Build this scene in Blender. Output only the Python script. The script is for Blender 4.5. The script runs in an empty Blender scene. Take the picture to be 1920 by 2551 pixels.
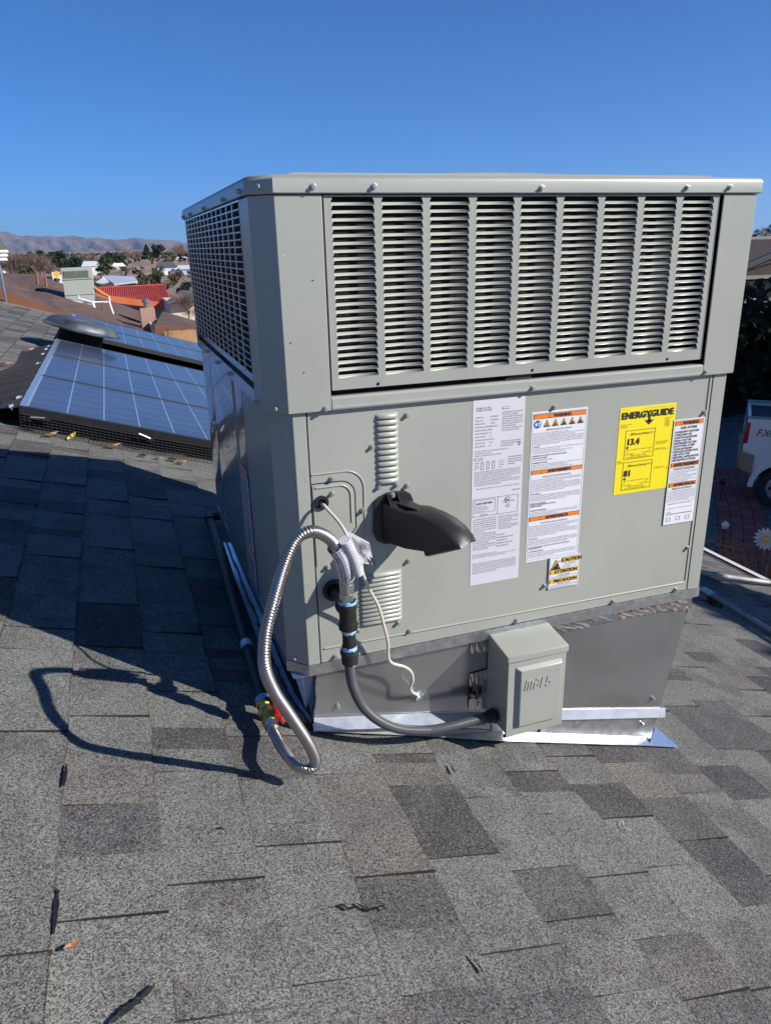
import bpy, bmesh, math, random
from mathutils import Vector, Matrix
random.seed(7)
sc = bpy.context.scene
COL = sc.collection
PI = math.pi

# ------------------------------------------------------------------ camera
CAM = Vector((-0.31489, -1.4996, 0.92922)); YAW, PIT, ROL, FPX = 0.33473, 0.3439, -0.02352, 1857.87
_f = Vector((math.sin(YAW)*math.cos(PIT), math.cos(YAW)*math.cos(PIT), -math.sin(PIT)))
_r0 = Vector((math.cos(YAW), -math.sin(YAW), 0)); _u0 = _r0.cross(_f)
_r = _r0*math.cos(ROL)+_u0*math.sin(ROL); _u = -_r0*math.sin(ROL)+_u0*math.cos(ROL)
cd = bpy.data.cameras.new('camera'); cam = bpy.data.objects.new('camera', cd); COL.objects.link(cam)
cam.matrix_world = Matrix(((_r.x, _u.x, -_f.x, CAM.x), (_r.y, _u.y, -_f.y, CAM.y), (_r.z, _u.z, -_f.z, CAM.z), (0, 0, 0, 1)))
cd.sensor_fit = 'HORIZONTAL'; cd.sensor_width = 36; cd.lens = 36*FPX/1920
cd.clip_start = 0.02; cd.clip_end = 30000
sc.camera = cam

# ------------------------------------------------------------------ light
EL = math.radians(30.5)
SUND = Vector((-.81*math.cos(EL), .585*math.cos(EL), -math.sin(EL))).normalized()   # direction light travels
w = bpy.data.worlds.new('World'); sc.world = w; w.use_nodes = True
nt = w.node_tree; bg = nt.nodes['Background']
sk = nt.nodes.new('ShaderNodeTexSky'); sk.sky_type = 'NISHITA'; sk.sun_disc = False
sk.sun_elevation = EL; sk.sun_rotation = math.atan2(-SUND.x, -SUND.y); sk.altitude = 1600
sk.air_density = 0.7; sk.dust_density = 0.0; sk.ozone_density = 8
gmn = nt.nodes.new('ShaderNodeGamma'); gmn.inputs[1].default_value = .85
tin = nt.nodes.new('ShaderNodeVectorMath'); tin.operation = 'MULTIPLY'; tin.inputs[1].default_value = (.66, 1.32, 1.86)
nt.links.new(sk.outputs[0], gmn.inputs[0]); nt.links.new(gmn.outputs[0], tin.inputs[0]); nt.links.new(tin.outputs[0], bg.inputs[0]); bg.inputs[1].default_value = 0.069
sl = bpy.data.lights.new('sun', 'SUN'); sl.energy = 5.0; sl.angle = math.radians(0.53); sl.color = (1, .955, .88)
so = bpy.data.objects.new('sun', sl); COL.objects.link(so)
so.rotation_euler = SUND.to_track_quat('-Z', 'Y').to_euler(); so.location = (8, -6, 8)
sc.view_settings.view_transform = 'Standard'; sc.view_settings.look = 'None'
sc.view_settings.gamma = 1; sc.view_settings.exposure = 0.45; sc.view_settings.use_curve_mapping = False

# ------------------------------------------------------------------ measuring helpers
def ray(u, v):
    d = _f+_r*((u-960)/FPX)-_u*((v-1275.5)/FPX); return d.normalized()
def on(u, v, n, d0):
    n = Vector(n); d = ray(u, v); return CAM+d*((d0-n.dot(CAM))/n.dot(d))
def aty(u, v, y): return on(u, v, (0, 1, 0), y)
def atx(u, v, x): return on(u, v, (1, 0, 0), x)
def atz(u, v, z): return on(u, v, (0, 0, 1), z)
SL, D0 = .3052, -.1933
def atr(u, v, h=0.): return on(u, v, (SL, 0, 1), D0+h)
def rz(x): return D0-SL*x
def proj(P):
    d = Vector(P)-CAM; z = d.dot(_f)
    if z < .01: return None
    return (960+FPX*d.dot(_r)/z, 1275.5-FPX*d.dot(_u)/z)

# ------------------------------------------------------------------ materials
def mat(name, col=(.5, .5, .5), rough=.5, metal=0., spec=.5, coat=0., coatr=.1, noise=0., nscale=20., bump=0., bscale=200., alpha=1.):
    m = bpy.data.materials.new(name); m.use_nodes = True; t = m.node_tree; b = t.nodes['Principled BSDF']
    b.inputs['Base Color'].default_value = (*col, 1); b.inputs['Roughness'].default_value = rough
    b.inputs['Metallic'].default_value = metal; b.inputs['Specular IOR Level'].default_value = spec
    b.inputs['Coat Weight'].default_value = coat; b.inputs['Coat Roughness'].default_value = coatr
    if noise or bump:
        g = t.nodes.new('ShaderNodeNewGeometry')
    if noise:
        n = t.nodes.new('ShaderNodeTexNoise'); n.inputs['Scale'].default_value = nscale; n.inputs['Detail'].default_value = 6
        t.links.new(g.outputs['Position'], n.inputs['Vector'])
        r = t.nodes.new('ShaderNodeMapRange'); r.inputs['From Min'].default_value = .3; r.inputs['From Max'].default_value = .7
        r.inputs['To Min'].default_value = 1-noise; r.inputs['To Max'].default_value = 1+noise
        t.links.new(n.outputs[0], r.inputs['Value'])
        x = t.nodes.new('ShaderNodeVectorMath'); x.operation = 'SCALE'; x.inputs[0].default_value = col
        t.links.new(r.outputs[0], x.inputs['Scale']); t.links.new(x.outputs[0], b.inputs['Base Color'])
        r2 = t.nodes.new('ShaderNodeMapRange'); r2.inputs['To Min'].default_value = max(0.02, rough*(1-noise)); r2.inputs['To Max'].default_value = min(1, rough*(1+noise))
        t.links.new(n.outputs[0], r2.inputs['Value']); t.links.new(r2.outputs[0], b.inputs['Roughness'])
    if bump:
        n2 = t.nodes.new('ShaderNodeTexNoise'); n2.inputs['Scale'].default_value = bscale; n2.inputs['Detail'].default_value = 3
        t.links.new(g.outputs['Position'], n2.inputs['Vector'])
        bu = t.nodes.new('ShaderNodeBump'); bu.inputs['Strength'].default_value = bump; bu.inputs['Distance'].default_value = .002
        t.links.new(n2.outputs[0], bu.inputs['Height']); t.links.new(bu.outputs[0], b.inputs['Normal'])
    return m

def shingle_mat(name, a, b_, warm=.0):
    """asphalt granules: two tones blended in soft patches, speckled by mineral grains"""
    m = bpy.data.materials.new(name); m.use_nodes = True; t = m.node_tree; b = t.nodes['Principled BSDF']
    N = t.nodes.new; L = t.links.new
    g = N('ShaderNodeNewGeometry')
    def noise(s, d, rough=.5):
        n = N('ShaderNodeTexNoise'); n.inputs['Scale'].default_value = s; n.inputs['Detail'].default_value = d; n.inputs['Roughness'].default_value = rough
        L(g.outputs['Position'], n.inputs['Vector']); return n
    def mix(kind, fac, c1, c2):
        x = N('ShaderNodeMix'); x.data_type = 'RGBA'; x.blend_type = kind
        if isinstance(fac, float): x.inputs[0].default_value = fac
        else: L(fac, x.inputs[0])
        for i, c in ((6, c1), (7, c2)):
            if isinstance(c, tuple): x.inputs[i].default_value = (*c, 1)
            else: L(c, x.inputs[i])
        return x.outputs[2]
    def ramp(src, p0, p1, v0=0., v1=1.):
        r = N('ShaderNodeMapRange'); r.inputs['From Min'].default_value = p0; r.inputs['From Max'].default_value = p1
        r.inputs['To Min'].default_value = v0; r.inputs['To Max'].default_value = v1
        L(src, r.inputs['Value']); return r.outputs[0]
    base = mix('MIX', ramp(noise(8, 4).outputs[0], .44, .56), a, b_)
    stain = ramp(noise(3.1, 8, .7).outputs[0], .56, .70, 0., .6)
    base = mix('MIX', stain, base, (.105, .082, .066))
    v = N('ShaderNodeTexVoronoi'); v.inputs['Scale'].default_value = 440; L(g.outputs['Position'], v.inputs['Vector'])
    sep = N('ShaderNodeSeparateColor'); L(v.outputs['Color'], sep.inputs[0])
    gr = ramp(sep.outputs[0], 0, 1, .18, 1.78)
    wm = N('ShaderNodeVectorMath'); wm.operation = 'MULTIPLY'; wm.inputs[1].default_value = (1.03, .99, .96); L(base, wm.inputs[0])
    gm = N('ShaderNodeVectorMath'); gm.operation = 'SCALE'; L(wm.outputs[0], gm.inputs[0]); L(gr, gm.inputs['Scale'])
    lt = ramp(sep.outputs[1], .91, .95, 0., .5)
    c = mix('MIX', lt, gm.outputs[0], (.34, .36, .35))
    wn = ramp(sep.outputs[2], .90, .93, 0., .7)
    c = mix('MIX', wn, c, (.17, .13, .10))
    L(c, b.inputs['Base Color']); b.inputs['Roughness'].default_value = .85; b.inputs['Specular IOR Level'].default_value = .35
    bu = N('ShaderNodeBump'); bu.inputs['Strength'].default_value = .8; bu.inputs['Distance'].default_value = .0022
    add = N('ShaderNodeMath'); add.operation = 'MULTIPLY'; L(sep.outputs[0], add.inputs[0]); add.inputs[1].default_value = 1.
    L(add.outputs[0], bu.inputs['Height']); L(bu.outputs[0], b.inputs['Normal'])
    return m

M = {}
M['paint'] = mat('grey_paint', (.335, .345, .30), .36, 0, .5, .12, .12, .08, 2.2, .06, 240)
M['paint2'] = mat('grey_paint_glossy', (.31, .32, .285), .17, 0, .6, .9, .035, .05, 2.0)
M['grille'] = mat('grille_paint', (.48, .50, .52), .22, .8)
for k_, sc_b, dist in (('paint', 5.5, .0030), ('paint2', 4., .004)):
    t = M[k_].node_tree; b_ = t.nodes['Principled BSDF']; g_ = t.nodes.new('ShaderNodeNewGeometry'); n_ = t.nodes.new('ShaderNodeTexNoise'); n_.inputs['Scale'].default_value = sc_b; n_.inputs['Detail'].default_value = 1
    t.links.new(g_.outputs['Position'], n_.inputs['Vector']); u_ = t.nodes.new('ShaderNodeBump'); u_.inputs['Strength'].default_value = .5; u_.inputs['Distance'].default_value = dist; t.links.new(n_.outputs[0], u_.inputs['Height'])
    if b_.inputs['Normal'].links: t.links.new(b_.inputs['Normal'].links[0].from_socket, u_.inputs['Normal'])
    t.links.new(u_.outputs[0], b_.inputs['Normal'])
M['edge'] = mat('bare_edge', (.55, .55, .52), .25, .6)
M['black'] = mat('black_void', (.008, .008, .009), .7, 0, .2)
M['coil'] = mat('dark_coil', (.004, .004, .005), .6, 0, .3, noise=.5, nscale=90)
M['zinc'] = mat('galvanised_steel', (.55, .57, .58), .3, .9, .5, 0, .1, .18, 60, .1, 40)
M['sheet'] = mat('mill_sheet_metal', (.46, .465, .47), .21, .88, .5, 0, .1, .16, 3, .06, 12)
M['bright'] = mat('bright_flashing', (.82, .84, .86), .26, .85, .5, 0, .1, .12, 25, .15, 25)
M['foil'] = mat('foil_tape', (.62, .60, .62), .12, 1, .5, 0, .1, .1, 40, 1.0, 45)
M['red_print'] = mat('red_print', (.42, .24, .27), .3, .8)
M['screw'] = mat('screw_zinc', (.50, .50, .46), .32, .7)
M['screwp'] = mat('screw_painted', (.40, .41, .38), .3, .2)
M['blackplastic'] = mat('black_plastic', (.018, .018, .019), .38, 0, .5, 0, .1, .15, 30, .25, 500)
M['iron'] = mat('black_iron', (.035, .028, .026), .5, .4, .5, 0, .1, .3, 60, .6, 350)
M['dope'] = mat('blue_thread_sealant', (.32, .55, .75), .45, 0, .5, 0, .1, .3, 120, .8, 200)
M['steel'] = mat('corrugated_stainless', (.43, .39, .36), .34, 1)
M['nut'] = mat('plated_nut', (.55, .56, .54), .25, .95)
M['brass'] = mat('brass', (.62, .40, .12), .27, 1, .5, noise=.2, nscale=80)
M['red'] = mat('red_enamel', (.62, .012, .02), .3)
M['whip'] = mat('grey_liquidtight', (.075, .077, .08), .36, 0, .5)
M['wire'] = mat('cream_cable', (.62, .56, .46), .4)
M['white'] = mat('white_label', (.70, .70, .74), .33, 0, .5, 0, .1, 0, 1, .5, 22)
M['silverlabel'] = mat('rating_label_face', (.60, .60, .64), .3, 0, .5)
M['yellow'] = mat('yellow_label', (.85, .68, .012), .4)
M['ink'] = mat('black_ink', (.02, .02, .022), .5)
M['orange'] = mat('orange_print', (.78, .20, .02), .4)
M['amber'] = mat('amber_print', (.85, .50, .03), .4)
M['blue'] = mat('blue_print', (.02, .13, .42), .4)
M['greyprint'] = mat('grey_ink', (.16, .16, .18), .5)
M['tagpaper'] = mat('tag_paper', (.42, .42, .46), .45)
M['leafy'] = mat('dry_leaf', (.50, .31, .17), .6, noise=.3, nscale=60)
M['leafyel'] = mat('yellow_leaf', (.60, .48, .08), .6, noise=.3, nscale=60)
M['tar'] = mat('roof_tar', (.008, .008, .009), .45, bump=.6, bscale=150)
M['deck'] = mat('roof_underlay', (.03, .028, .027), .9)
M['pvblue'] = mat('solar_cell', (.050, .062, .105), .38, 0, .5, .42, .07, .22, 2.)
M['pvwhite'] = mat('solar_backsheet_line', (.30, .33, .40), .25, 0, .5, 1., .05)
M['pvbus'] = mat('solar_busbar', (.17, .20, .29), .25, .3, .5, 1., .05)
M['alu'] = mat('aluminium_frame', (.72, .72, .72), .3, .85)
M['mesh'] = mat('black_mesh_wire', (.05, .05, .05), .5, .2)
M['domemetal'] = mat('dull_metal_dome', (.13, .145, .16), .50, .6, .5, 0, .1, .6, 5, .3, 10)
for i, (a, b) in enumerate([((.124, .130, .126), (.144, .152, .146)), ((.076, .076, .079), (.094, .095, .098)), ((.160, .172, .158), (.138, .148, .140)),
                            ((.052, .051, .056), (.068, .068, .073)), ((.140, .135, .124), (.114, .110, .104)), ((.104, .107, .107), (.150, .155, .149))]):
    M['sh%d' % i] = shingle_mat('asphalt_granules_%d' % i, a, b)
SHM = [M['sh%d' % i] for i in range(6)]

# ------------------------------------------------------------------ mesh builder
class MB:
    def __init__(s): s.v = []; s.f = []; s.m = []; s.mats = []
    def mi(s, m):
        if m not in s.mats: s.mats.append(m)
        return s.mats.index(m)
    def add(s, vs, fs, m=None):
        o = len(s.v); s.v += [tuple(v) for v in vs]; k = s.mi(m) if m else 0
        s.f += [tuple(i+o for i in f) for f in fs]; s.m += [k]*len(fs); return s
    def box(s, x0, x1, y0, y1, z0, z1, m=None):
        return s.add([(x, y, z) for x in (x0, x1) for y in (y0, y1) for z in (z0, z1)],
                     [(0, 1, 3, 2), (4, 6, 7, 5), (0, 4, 5, 1), (2, 3, 7, 6), (0, 2, 6, 4), (1, 5, 7, 3)], m)
    def hexa(s, b, t, m=None):   # bottom loop, top loop (same count)
        n = len(b); return s.add(list(b)+list(t), [tuple(range(n))[::-1], tuple(range(n, 2*n))]+[(i, (i+1) % n, n+(i+1) % n, n+i) for i in range(n)], m)
    def obox(s, c, ax, ay, az, m=None):  # centre + half axis vectors
        c = Vector(c); ax = Vector(ax); ay = Vector(ay); az = Vector(az)
        return s.hexa([c-ax-ay-az, c+ax-ay-az, c+ax+ay-az, c-ax+ay-az], [c-ax-ay+az, c+ax-ay+az, c+ax+ay+az, c-ax+ay+az], m)
    def prism(s, poly, off, m=None):  # 3D polygon extruded by vector
        off = Vector(off); return s.hexa(poly, [Vector(p)+off for p in poly], m)
    def bar(s, a, b, r, m=None, n=8, cap=True): return s.tube([a, b], r, n, m, cap)
    def tube(s, path, r, n=12, m=None, cap=True):
        P = [Vector(p) for p in path]; rr = r if isinstance(r, (list, tuple)) else [r]*len(P)
        vs = []; fs = []; ref = None
        for i, p in enumerate(P):
            t = (P[min(i+1, len(P)-1)]-P[max(i-1, 0)]).normalized()
            if ref is None:
                ref = t.cross(Vector((0, 0, 1)));
                if ref.length < .1: ref = t.cross(Vector((1, 0, 0)))
            ref = (ref-t*ref.dot(t)).normalized(); q = t.cross(ref)
            for k in range(n):
                a = 2*PI*k/n; vs.append(p+ref*(math.cos(a)*rr[i])+q*(math.sin(a)*rr[i]))
        for i in range(len(P)-1):
            for k in range(n): fs.append((i*n+k, i*n+(k+1) % n, (i+1)*n+(k+1) % n, (i+1)*n+k))
        if cap: fs.append(tuple(range(n))[::-1]); fs.append(tuple(range((len(P)-1)*n, len(P)*n)))
        return s.add(vs, fs, m)
    def build(s, name, m=None, parent=None, smooth=False, bevel=0, kind=None, autos=None):
        if not s.v: return None
        me = bpy.data.meshes.new(name); me.from_pydata(s.v, [], s.f)
        if m and not s.mats: me.materials.append(m)
        elif m and s.mats:
            pass
        for x in s.mats: me.materials.append(x)
        if s.mats: me.polygons.foreach_set('material_index', s.m)
        bm = bmesh.new(); bm.from_mesh(me); bmesh.ops.recalc_face_normals(bm, faces=bm.faces)
        if bevel:
            es = [e for e in bm.edges if len(e.link_faces) == 2 and e.calc_face_angle(0) > .6]
            bmesh.ops.bevel(bm, geom=es, offset=bevel, segments=2, profile=.6, affect='EDGES', clamp_overlap=True)
        bm.to_mesh(me); bm.free()
        if smooth or bevel:
            me.polygons.foreach_set('use_smooth', [True]*len(me.polygons))
            me.set_sharp_from_angle(angle=math.radians(autos or 40))
            if bevel:
                for p in me.polygons:
                    if p.area > 60*bevel*bevel or len(p.vertices) > 4: p.use_smooth = False
        me.update()
        o = bpy.data.objects.new(name, me); COL.objects.link(o)
        if parent: attach(o, parent)
        if kind: o['kind'] = kind
        return o
WO = {}
def attach(o, p):
    """child of p, keeping the world coordinates of its mesh"""
    o.parent = p; base = WO.get(p.name, Vector((0, 0, 0))); o.location = Vector(o.location)-base; WO[o.name] = Vector((0, 0, 0)) if o.type == 'MESH' and not o.get('inst') else Vector((0, 0, 0))
def thing(name, label, cat, loc=(0, 0, 0), group=None, kind=None):
    o = bpy.data.objects.new(name, None); COL.objects.link(o); o.location = loc; o.empty_display_size = .05
    WO[o.name] = Vector(loc); o['label'] = label
    if cat: o['category'] = cat
    if group: o['group'] = group
    if kind: o['kind'] = kind
    return o
def tag(o, label, cat=None, group=None, kind=None):
    o['label'] = label
    if cat: o['category'] = cat
    if group: o['group'] = group
    if kind: o['kind'] = kind
    return o
def inst(name, me, loc, parent, rot=None):
    o = bpy.data.objects.new(name, me); COL.objects.link(o); base = WO.get(parent.name, Vector((0, 0, 0)))
    o.parent = parent; o.location = Vector(loc)-base
    if rot is not None: o.rotation_mode = 'QUATERNION'; o.rotation_quaternion = rot
    return o
def bez(pts, n=8):   # Catmull-Rom through points
    P = [Vector(p) for p in pts]; P = [P[0]*2-P[1]]+P+[P[-1]*2-P[-2]]; out = []
    for i in range(1, len(P)-2):
        for k in range(n):
            t = k/n; a, b, c, d = P[i-1:i+3]
            out.append(.5*((2*b)+(c-a)*t+(2*a-5*b+4*c-d)*t*t+(3*b-a-3*c+d)*t**3))
    out.append(P[-2]); return out
# flat lettering
_tc = {}
def glyphs(s, bold=0., align='LEFT', shear=0., ls=1.0):
    k = (s, bold, align, shear, ls)
    if k in _tc: return _tc[k]
    c = bpy.data.curves.new('t', 'FONT'); c.body = s; c.size = 1; c.offset = bold; c.align_x = align; c.shear = shear; c.resolution_u = 2; c.space_line = ls
    o = bpy.data.objects.new('t', c); COL.objects.link(o); dg = bpy.context.evaluated_depsgraph_get(); dg.update()
    me = bpy.data.meshes.new_from_object(o.evaluated_get(dg))
    r = ([tuple(v.co) for v in me.vertices], [tuple(p.vertices) for p in me.polygons])
    bpy.data.objects.remove(o); bpy.data.curves.remove(c); bpy.data.meshes.remove(me); _tc[k] = r; return r
class Label:
    """a printed rectangle standing in the x-z plane at depth y, print 1 mm proud"""
    def __init__(s, x0, x1, z0, z1, y): s.x0, s.x1, s.z0, s.z1, s.y = x0, x1, z0, z1, y; s.mb = MB(); s.lv = 0
    def pt(s, a, b, l=1): return (s.x0+(s.x1-s.x0)*a, s.y-.0006*l, s.z1+(s.z0-s.z1)*b)
    def rect(s, a0, b0, a1, b1, m, l=1): s.mb.add([s.pt(a0, b0, l), s.pt(a1, b0, l), s.pt(a1, b1, l), s.pt(a0, b1, l)], [(0, 1, 2, 3)], m)
    def poly(s, pts, m, l=1): s.mb.add([s.pt(a, b, l) for a, b in pts], [tuple(range(len(pts)))], m)
    def frame(s, a0, b0, a1, b1, m, t=.006, l=1):
        W = s.x1-s.x0; H = s.z1-s.z0; tb = t*W/H
        s.rect(a0, b0, a1, b0+tb, m, l); s.rect(a0, b1-tb, a1, b1, m, l); s.rect(a0, b0+tb, a0+t, b1-tb, m, l); s.rect(a1-t, b0+tb, a1, b1-tb, m, l)
    def circle(s, a, b, r, m, l=1, n=20):
        W = s.x1-s.x0; H = s.z1-s.z0
        s.poly([(a+r*math.cos(2*PI*k/n), b+r*W/H*math.sin(2*PI*k/n)) for k in range(n)], m, l)
    def text(s, t, a, b, h, m, w=None, align='LEFT', bold=0., l=2, shear=0., ls=1.0):
        """baseline of the first line at (a,b); h = cap height as a fraction of label height; w = width fraction"""
        vs, fs = glyphs(t, bold, align, shear, ls)
        if not vs: return
        H = (s.z1-s.z0); k = h*H/.72; xs = [v[0] for v in vs]; wd = max(xs)-min(xs); kx = k if w is None else w*(s.x1-s.x0)/wd
        ox, oy, oz = s.pt(a, b, l)
        s.mb.add([(ox+v[0]*kx, oy, oz+v[1]*k) for v in vs], fs, m)
    def lines(s, a0, a1, b0, b1, n, m, words, l=2, seed=0):
        """fine print: n lines of small words filling a block"""
        rnd = random.Random(seed); st = (b1-b0)/n
        for i in range(n):
            t = ''
            while len(t) < (a1-a0)*62: t += rnd.choice(words)+' '
            full = rnd.random() > .2 and i < n-1
            s.text(t.strip(), a0, b0+(i+.75)*st, st*.52, m, w=(a1-a0)*(1 if full else rnd.uniform(.5, .85)), l=l)
    def done(s, name, parent, base, labeltxt=None, th=.0008):
        b = MB(); b.box(s.x0, s.x1, s.y, s.y+th, s.z0, s.z1); o = b.build(name, base, parent)
        if labeltxt: o['label'] = labeltxt
        s.mb.build('print', None, o); return o

# ================================================================== ROOF
ROOT_SL = math.sqrt(1+SL*SL); RANG = math.atan(SL)
roof = MB()
for (x0, x1, y0, y1) in ((-3.2, 3.72, -3.2, 9.95),):
    roof.add([(x0, y0, rz(x0)-.006), (x1, y0, rz(x1)-.006), (x1, y1, rz(x1)-.006), (x0, y1, rz(x0)-.006)], [(0, 1, 2, 3)])
    roof.add([(x0, y0, rz(x0)-.006), (x0, y1, rz(x0)-.006), (x0-5, y1, rz(x0)-1.53), (x0-5, y0, rz(x0)-1.53)], [(0, 1, 2, 3)])
roof = roof.build('shingle_roof', M['deck']); tag(roof, 'grey asphalt shingle roof slope sloping down to the right', None, None, 'structure')
PITCH = .164
XB = [-.523+PITCH*k for k in range(-14, 26)]
# shingle tab meshes: wedge, butt edge towards +a; unit length in y, shared
def tab_mesh(seed, t):
    """slots: 0 granules, 1 cut asphalt edge, 2 worn rim, 3 second granule blend"""
    rnd = random.Random(seed); bs = [0, .007, .27, .5, .73, .993, 1]; n = len(bs)-1
    vs = []; fs = []; mi = []
    L = PITCH*ROOT_SL; split = rnd.choice((2, 3, 3, 4)); flip = rnd.random() < .5
    for i, b in enumerate(bs):
        j = rnd.uniform(-.003, .002); tt = t+rnd.uniform(-.0008, .0012)
        if i in (0, n): tt += .0010*rnd.choice((0, 1, 2))
        vs += [(-L-.004, b, .0005), (j-.0030, b, tt*.98), (j, b, tt-.0004), (j, b, -.004)]
    for i in range(n):
        o = i*4; rim = i in (0, n-1); fs += [(o, o+1, o+5, o+4), (o+1, o+2, o+6, o+5), (o+2, o+3, o+7, o+6)]
        mi += [2 if rim else (3 if (i >= split) != flip else 0), 2, 1]
    fs += [(0, 3, 2, 1), (n*4, n*4+1, n*4+2, n*4+3)]; mi += [1, 1]
    me = bpy.data.meshes.new('shingle'); me.from_pydata(vs, [], fs)
    for m_ in (M['sh0'], M['cut'], M['worn'], M['sh0']): me.materials.append(m_)
    me.polygons.foreach_set('material_index', mi)
    bm = bmesh.new(); bm.from_mesh(me); bmesh.ops.recalc_face_normals(bm, faces=bm.faces)
    if bm.faces[0].normal.z < 0: bmesh.ops.reverse_faces(bm, faces=bm.faces)
    bm.to_mesh(me); bm.free(); return me
M['worn'] = shingle_mat('worn_granule_rim', (.052, .043, .037), (.110, .104, .094))
M['cut'] = mat('cut_asphalt_edge', (.022, .016, .013), .85)
TABS = {t: [tab_mesh(100*t+i, (.0042, .0085)[t]) for i in range(5)] for t in (0, 1)}
RM = Matrix.Rotation(RANG, 4, 'Y')
pieces = []
rs = random.Random(21)
for k, xb in enumerate(XB):
    if xb > 3.76 or xb < -3.2: continue
    y = -3.1+rs.uniform(0, .3); t = rs.randint(0, 1)
    while y < 9.9:
        Ln = rs.choice((.13, .17, .2, .23, .27, .31, .36)) if t else rs.choice((.12, .16, .2, .25, .3))
        if y+Ln > 9.93: Ln = max(.05, 9.93-y)
        tone = rs.choices(range(6), (26, 20, 20, 13, 11, 22))[0]; tone2 = tone if rs.random() < .55 else rs.choices(range(6), (26, 22, 16, 14, 10, 22))[0]
        if not (0.04 < xb-.17 and xb < 1.05 and .04 < y and y+Ln < 1.25):
            pieces.append((xb, y, Ln, t, (tone, tone2), rs.randrange(5)))
        y += Ln; t = 1-t if rs.random() < .8 else t
def parea(p):
    xb, y, Ln, t, tone, v = p; q = [proj((x, yy, rz(x))) for x, yy in ((xb-PITCH, y), (xb, y), (xb, y+Ln), (xb-PITCH, y+Ln))]
    if any(a is None for a in q): return 0
    cx = sum(a[0] for a in q)/4; cy = sum(a[1] for a in q)/4
    if cx < -60 or cx > 1980 or cy < 600 or cy > 2640: return 0
    A = 0
    for i in range(4): A += q[i][0]*q[(i+1) % 4][1]-q[(i+1) % 4][0]*q[i][1]
    if 780 < cx < 1700 and cy < 1650: return 0
    return abs(A)/2
pieces.sort(key=parea, reverse=True)
for i, (xb, y, Ln, t, tone, v) in enumerate(pieces[:290]):
    o = bpy.data.objects.new('shingle', TABS[t][v]); COL.objects.link(o); o.parent = roof
    o.matrix_local = Matrix.Translation((xb, y+.0010, rz(xb))) @ RM @ Matrix.Diagonal((1, Ln-.0020, 1, 1))
    for k_, sl_i in ((0, 0), (3, 1)): o.material_slots[k_].link = 'OBJECT'; o.material_slots[k_].material = SHM[tone[sl_i]]
g = MB()
for (xb, y, Ln, t, tone, v) in pieces[290:]:
    me = TABS[t][v]; X = Matrix.Translation((xb, y+.0010, rz(xb))) @ RM @ Matrix.Diagonal((1, Ln-.0020, 1, 1))
    for k_, m_ in ((0, SHM[tone[0]]), (1, M['cut']), (2, M['worn']), (3, SHM[tone[1]])):
        fl_ = [tuple(p.vertices) for p in me.polygons if p.material_index == k_]
        o_n = len(g.v); g.f += [tuple(i+base_n for i in f) for f in fl_] if (base_n := o_n if k_ == 0 else base_n) is not None else []; g.m += [g.mi(m_)]*len(fl_)
        if k_ == 0: g.v += [tuple(X @ q.co) for q in me.vertices]
# far slope over the ridge, out of sight
g = g.build('shingle_courses', None, roof, kind='stuff')
# gable end board, eave drip edge
b = MB(); b.prism([(-3.2, 9.95, rz(-3.2)+.012), (3.74, 9.95, rz(3.74)+.012), (3.74, 9.95, rz(3.74)-.19), (-3.2, 9.95, rz(-3.2)-.19)], (0, .03, 0)); b.build('gable_board', mat('rake_board', (.30, .22, .17), .7), roof)
b = MB(); b.box(3.72, 3.735, -3.2, 9.95, rz(3.72)-.16, rz(3.72)+.012); b.box(3.69, 3.72, -3.2, 9.95, rz(3.72)+.012, rz(3.72)+.016); b.build('drip_edge', mat('white_drip_edge', (.72, .66, .60), .5), roof)
# black tar smears and cracks
def smear(pts, wd, name='tar_smear', m=None, seed=1):
    rnd = random.Random(seed); P = bez([atr(u, v, .0105) for u, v in pts], 6); mb = MB(); vs = []
    for i, p in enumerate(P):
        t = (P[min(i+1, len(P)-1)]-P[max(0, i-1)]).normalized(); q = t.cross(Vector((SL, 0, 1))).normalized(); e = math.sin(PI*(i+.3)/(len(P)))
        ww = wd*(.35+.65*e)*rnd.uniform(.6, 1.3); vs += [p-q*ww, p+q*ww+Vector((0, 0, .002))]
    mb.add(vs, [(2*i, 2*i+1, 2*i+3, 2*i+2) for i in range(len(P)-1)]); return mb.build(name, m or M['tar'], roof)
smear([(144, 2218), (140, 2262), (133, 2330)], .0038, seed=2)
smear([(385, 2455), (350, 2490), (310, 2520), (275, 2551)], .0045, seed=3)
smear([(835, 2262), (852, 2256), (870, 2266), (888, 2258)], .004, seed=4)
smear([(888, 2250), (905, 2262), (925, 2268), (950, 2258), (960, 2268)], .004, seed=5)
smear([(1123, 1905), (1128, 1917), (1133, 1927)], .0035, seed=6)
smear([(166, 1905), (162, 1935), (158, 1960)], .004, seed=7)
smear([(540, 2062), (565, 2066)], .003, seed=8)
smear([(1170, 2380), (1196, 2412), (1202, 2425)], .0025, seed=9)

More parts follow.
